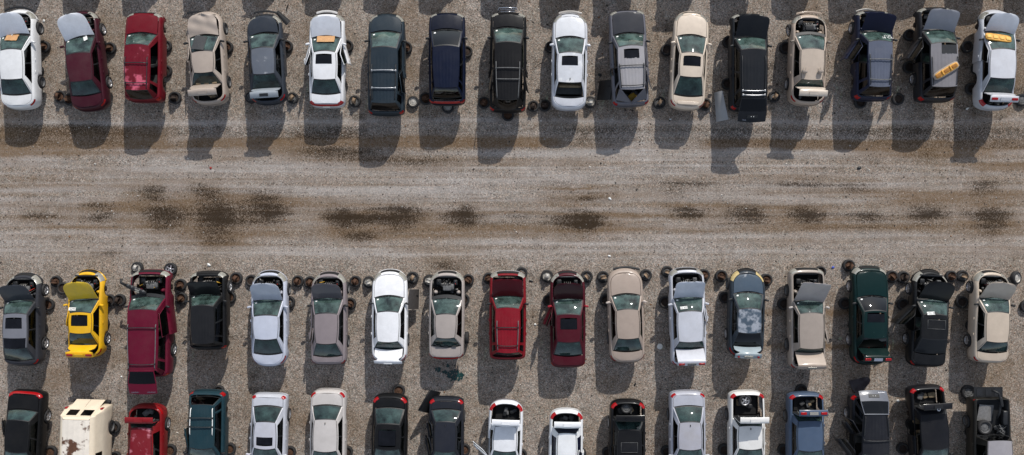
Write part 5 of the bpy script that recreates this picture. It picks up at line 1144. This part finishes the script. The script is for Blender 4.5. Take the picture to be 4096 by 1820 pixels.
beam('T1', 40, 250, 80, BLACK, 'black bumper beam at the nose of the leftmost white sedan', .8, .2); beam('T6', 45, 190, 85, STEEL, 'pale bent bumper beam at the nose of the navy off-roader', .7, .12)
# black plastic sheet, glass shards, cap, scraps
b = MB(); rs = random.Random(4); n = 7
G = [[Vector(((i / n - .5) * (1.1 - .5 * abs(j / n - .5)), (j / n - .5) * (1.0 - .7 * (i / n)), .05 + rs.uniform(0, .16))) for i in range(n + 1)] for j in range(n + 1)]
b.shell(G, .01); px, py = W2('M6', 95, 1018, .1); thing('plastic_liner', b, plain((52, 44, 48), .5), 'crumpled dark plastic liner on the gravel behind the green sedan', 'plastic sheet', (px, py, 0), (0, 0, R(35)))
b = MB(); rs = random.Random(9)
for (cx, cy, rr, nn) in ((695, 905, .16, 26), (830, 950, .36, 120), (770, 872, .07, 6), (750, 925, .1, 12)):
    X0, Y0 = W2('M3', cx, cy, 0)
    for k in range(nn):
        a, q = rs.uniform(0, 6.28), rr * math.sqrt(rs.random()); x, y = X0 + q * 1.2 * math.cos(a), Y0 + q * .8 * math.sin(a); s = rs.uniform(.02, .07); b.add([(x + s * math.cos(t + a), y + s * math.sin(t + a), .02 + rs.uniform(0, .02)) for t in (0, 1.7, 3.2, 4.8)], [(0, 1, 2, 3)], 0, False)
o = b.build('broken_glass', plain((22, 58, 56), .15, 0, .4, 9, 'green_glass_shards')); tag(o, 'dark green broken glass scattered behind the hoodless grey beige sedan', 'broken glass', kind='stuff')
b = MB(); b.lathe([(0, .03), (.1, .03), (.14, .02), (.15, 0)], 0, 18); px, py = W2('M4', 1025, 722, 0); thing('hub_cap', b, WHITE, 'round white hub cap on the gravel between tan and silver sedans', 'hub cap', (px, py, .02))
for reg, x, y, w_, l_, mat, lab in (('T4', 1003, 853, .12, .08, WHITE, 'small white scrap behind the light beige sedan'), ('T6', 845, 778, .2, .09, WHITE, 'white curled scrap left of the rightmost silver sedan tail'), ('M5', 1048, 98, .16, .14, plain((60, 80, 170), .6), 'small blue scrap in the aisle ahead of the square tan sedan'),
                                    ('P', 843, 1222 - 590 + 180 - 140, .14, .12, WIRE, 'red scrap in the aisle below the far row'), ('M3', 1430, 205, .22, .1, BLACK, 'black plastic shard beside the red off-roader nose'), ('M3', 1462, 548, .16, .1, WHITE, 'white scrap right of the red off-roader doors'), ('M2', 268, 78, .2, .16, WHITE, 'white crumpled scrap ahead of the small black off-roader'),
                                    ('M4', 628, 8, .18, .1, WHITE, 'white slip in the aisle ahead of the tan sedan'), ('M4', 5, 205, .22, .12, BLACK, 'black scrap left of the maroon sedan tyre stand'), ('M5', 1108, 662, .2, .16, plain((150, 150, 130), .8), 'pale round lump left of the green sedan doors'), ('T2', 805, 50, .06, .4, BLACK, 'thin black strip on gravel above the slate sedan'),
                                    ('T4', 498, 535, .2, .2, BLACK, 'black shards left of the grey off-roader rear door'), ('P', 2440, 795, .16, .1, WHITE, 'white scrap in the middle of the aisle near the dug line'), ('M1', 962, 960, .1, .1, WHITE, 'tiny white scrap left of the magenta raised tailgate'), ('T1', 316, 148, .12, .14, WHITE, 'white scrap between the leftmost white sedan and the maroon sedan'),
                                    ('B6', 700, 365, .14, .14, WHITE, 'white scrap right of the raised grey tailgate'), ('B4', 1318, 118, .08, .22, BLACK, 'black scrap on gravel above the black sedan with a spare wheel'), ('P', 3436, 672, .2, .2, BLACK, 'black lump at the upper edge of the aisle')):
    rs = random.Random(int(x + y)); b = MB(); k = 7; b.add([(0, 0, .05)] + [(w_ * .6 * math.cos(t * 6.283 / k) * rs.uniform(.6, 1.1), l_ * .6 * math.sin(t * 6.283 / k) * rs.uniform(.6, 1.1), .01) for t in range(k)], [(0, 1 + t, 1 + (t + 1) % k) for t in range(k)], 0, False)
    px, py = W2(reg, x, y, 0); thing('scrap', b, mat, lab, 'scrap', (px, py, .015), (0, 0, rs.uniform(-.6, .6)), 'scraps lying on the gravel')
# pickup bed load
def inbed(name, b, mats, label, cat, x, y, z, rot=(0, 0, 0)): px, py = W2('B6', x, y, z); return thing(name, b, mats, label, cat, (px, py, z), rot)
b = MB(); b.shell([[Vector((-.38 + .76 * i / 6 + .05 * (j / 5), -.42 + .84 * j / 5, .05 * math.sin(i * .5))) for i in range(7)] for j in range(6)], .02); inbed('metal_sheet', b, plain((128, 126, 124), .5, .2), 'grey metal sheet lying in the pickup bed', 'metal sheet', 1945, 540, 1.1, (R(6), R(4), R(-3)))
b = MB(); b.tube([(-.2, .7, .2), (.05, .5, .3), (.12, .1, .25), (.0, -.5, .15), (-.15, -.75, .1)], .06, 0, 8); b.rbox((.12, .05, .28), (.14, .5, .1), 0); inbed('suspension_arm', b, BLACK, 'long black bent beam lying across the pickup tailgate and bed', 'metal beam', 2105, 390, 1.25, (0, 0, R(10)))
b = MB(); rs = random.Random(3)
for k in range(14): b.rbox((rs.uniform(-.42, .42), rs.uniform(-.28, .28), rs.uniform(.0, .1)), (rs.uniform(.08, .32), rs.uniform(.08, .26), rs.uniform(.06, .16)), rs.randrange(4), rz=rs.uniform(0, 3), e=.4)
for k in range(5): b.tube([(rs.uniform(-.4, .4), rs.uniform(-.3, .3), .15), (rs.uniform(-.4, .4), rs.uniform(-.3, .3), .25), (rs.uniform(-.4, .4), rs.uniform(-.3, .3), .1)], .02, 1, 5)
o = inbed('scrap_heap', b, [BLACK, GREYP, RUST, TRIM], 'heap of black and rusty scrap parts at the cab end of the pickup bed', 'scrap heap', 2160, 770, 1.1); o['kind'] = 'stuff'
b = MB(); b.rbox((0, 0, .15), (.3, .75, .3), 0, e=.3); inbed('plastic_tank', b, TRIM, 'dark plastic tank along the right side of the pickup bed', 'tank', 2205, 600, 1.15)

# ------------------------------------------------------------------ loose chippings over the gravel
rs = random.Random(77); b = MB()
GR = [(150, 144, 136), (92, 84, 76), (196, 190, 182), (60, 54, 48), (122, 90, 64)]
for k in range(5200):
    x, y = rs.uniform(-27.5, 27.5), rs.uniform(-12.5, 12.5); s = rs.choice([.02, .025, .03, .03, .045]) * rs.uniform(.8, 1.4); a = rs.uniform(0, 6.28)
    V = [(x + s * rs.uniform(.7, 1.2) * math.cos(a + t), y + s * rs.uniform(.6, 1.1) * math.sin(a + t), -.005) for t in (0, 1.6, 3.1, 4.7)] + [(x + rs.uniform(-.3, .3) * s, y, s * .8)]
    b.add(V, [(0, 1, 4), (1, 2, 4), (2, 3, 4), (3, 0, 4)], rs.choice([0, 0, 0, 1, 1, 2, 3, 3, 4]), False)
for k in range(420):
    x, y = rs.uniform(-27.5, 27.5), rs.choice([rs.uniform(3, 12), rs.uniform(-12, -2.5), rs.uniform(-12, 12)]); s = rs.uniform(.04, .085); a = rs.uniform(0, 6.28); e_ = rs.uniform(.3, 1)
    V = [(x + s * rs.uniform(.7, 1.2) * math.cos(a + t), y + s * e_ * math.sin(a + t), -.005) for t in (0, 1.6, 3.1, 4.7)] + [(x, y, s * .6)]
    b.add(V, [(0, 1, 4), (1, 2, 4), (2, 3, 4), (3, 0, 4)], rs.choice([3, 3, 3, 1, 4, 2]), False)
o = b.build('loose_stones', [plain(c, .9, 0, .2, 30, 'stone') for c in GR]); tag(o, 'loose stones scattered over the gravel yard', 'stones', kind='stuff')

# ------------------------------------------------------------------ cars of the next row and next bays, just outside the frame, whose shadows reach into it
def copy_tree(o, parent=None):
    c = o.copy(); C.objects.link(c)
    if parent: c.parent = parent
    for ch in o.children: copy_tree(ch, c)
    return c
def repeat(short, px, prear, label, flip=False, reg='P'):
    src = BYS[short]; c = copy_tree(src['root']); wx, wy_ = W2('P', px, prear, 1.0)
    c['label'] = label; c.rotation_euler = (0, 0, math.pi if flip else 0); c.location = (wx, wy_ - src['yr'] if not flip else wy_ + src['yr'], 0)
    return c
r0 = [(70, -85, 'silver blue sedan with a rounded tail'), (310, -85, 'tan sedan with closed hood'), (560, -150, 'red off-roader with white bumper'), (800, -120, 'white sedan with trunk ajar'), (1040, -125, 'slate coupe with peeling roof'), (1300, -95, 'taupe sedan with rear door ajar'), (1540, -105, 'champagne sedan with raised hood'), (1775, -160, 'black off-roader with rear doors ajar'),
      (2020, -78, 'dark maroon sedan'), (2270, -75, 'navy wagon with red tail strip'), (2480, -70, 'silver sedan with red tail panel on its lid'), (2740, -100, 'dark green sedan with spotted roof'), (2960, -60, 'grey beige sedan with bare engine'), (3210, -88, 'light beige sedan with tilted sunroof'), (3450, -130, 'black boxy off-roader'), (3690, -110, 'navy wagon with red tail strip'), (3920, -60, 'maroon sedan with sunroof'), (4160, -70, 'tan sedan with closed hood')]
words_ = ['first', 'second', 'third', 'fourth', 'fifth', 'sixth', 'seventh', 'eighth', 'ninth', 'tenth', 'eleventh', 'twelfth', 'thirteenth', 'fourteenth', 'fifteenth', 'sixteenth', 'seventeenth', 'eighteenth']
for k, (x, y, s) in enumerate(r0): repeat(s, x + 14, y, '%s from the left in the row beyond the upper frame edge' % s.split(' with')[0].split(' at')[0].join(['', ', ' + words_[k]]))
repeat('tan sedan with closed hood', 4275, 440, 'tan sedan in the next bay right of the far row, beyond the frame')
repeat('taupe sedan with rear door ajar', 4310, 1470, 'taupe sedan in the next bay right of the middle row, beyond the frame')
repeat('teal off-roader', 4330, 1570, 'teal off-roader in the next bay right of the near row, beyond the frame', True)
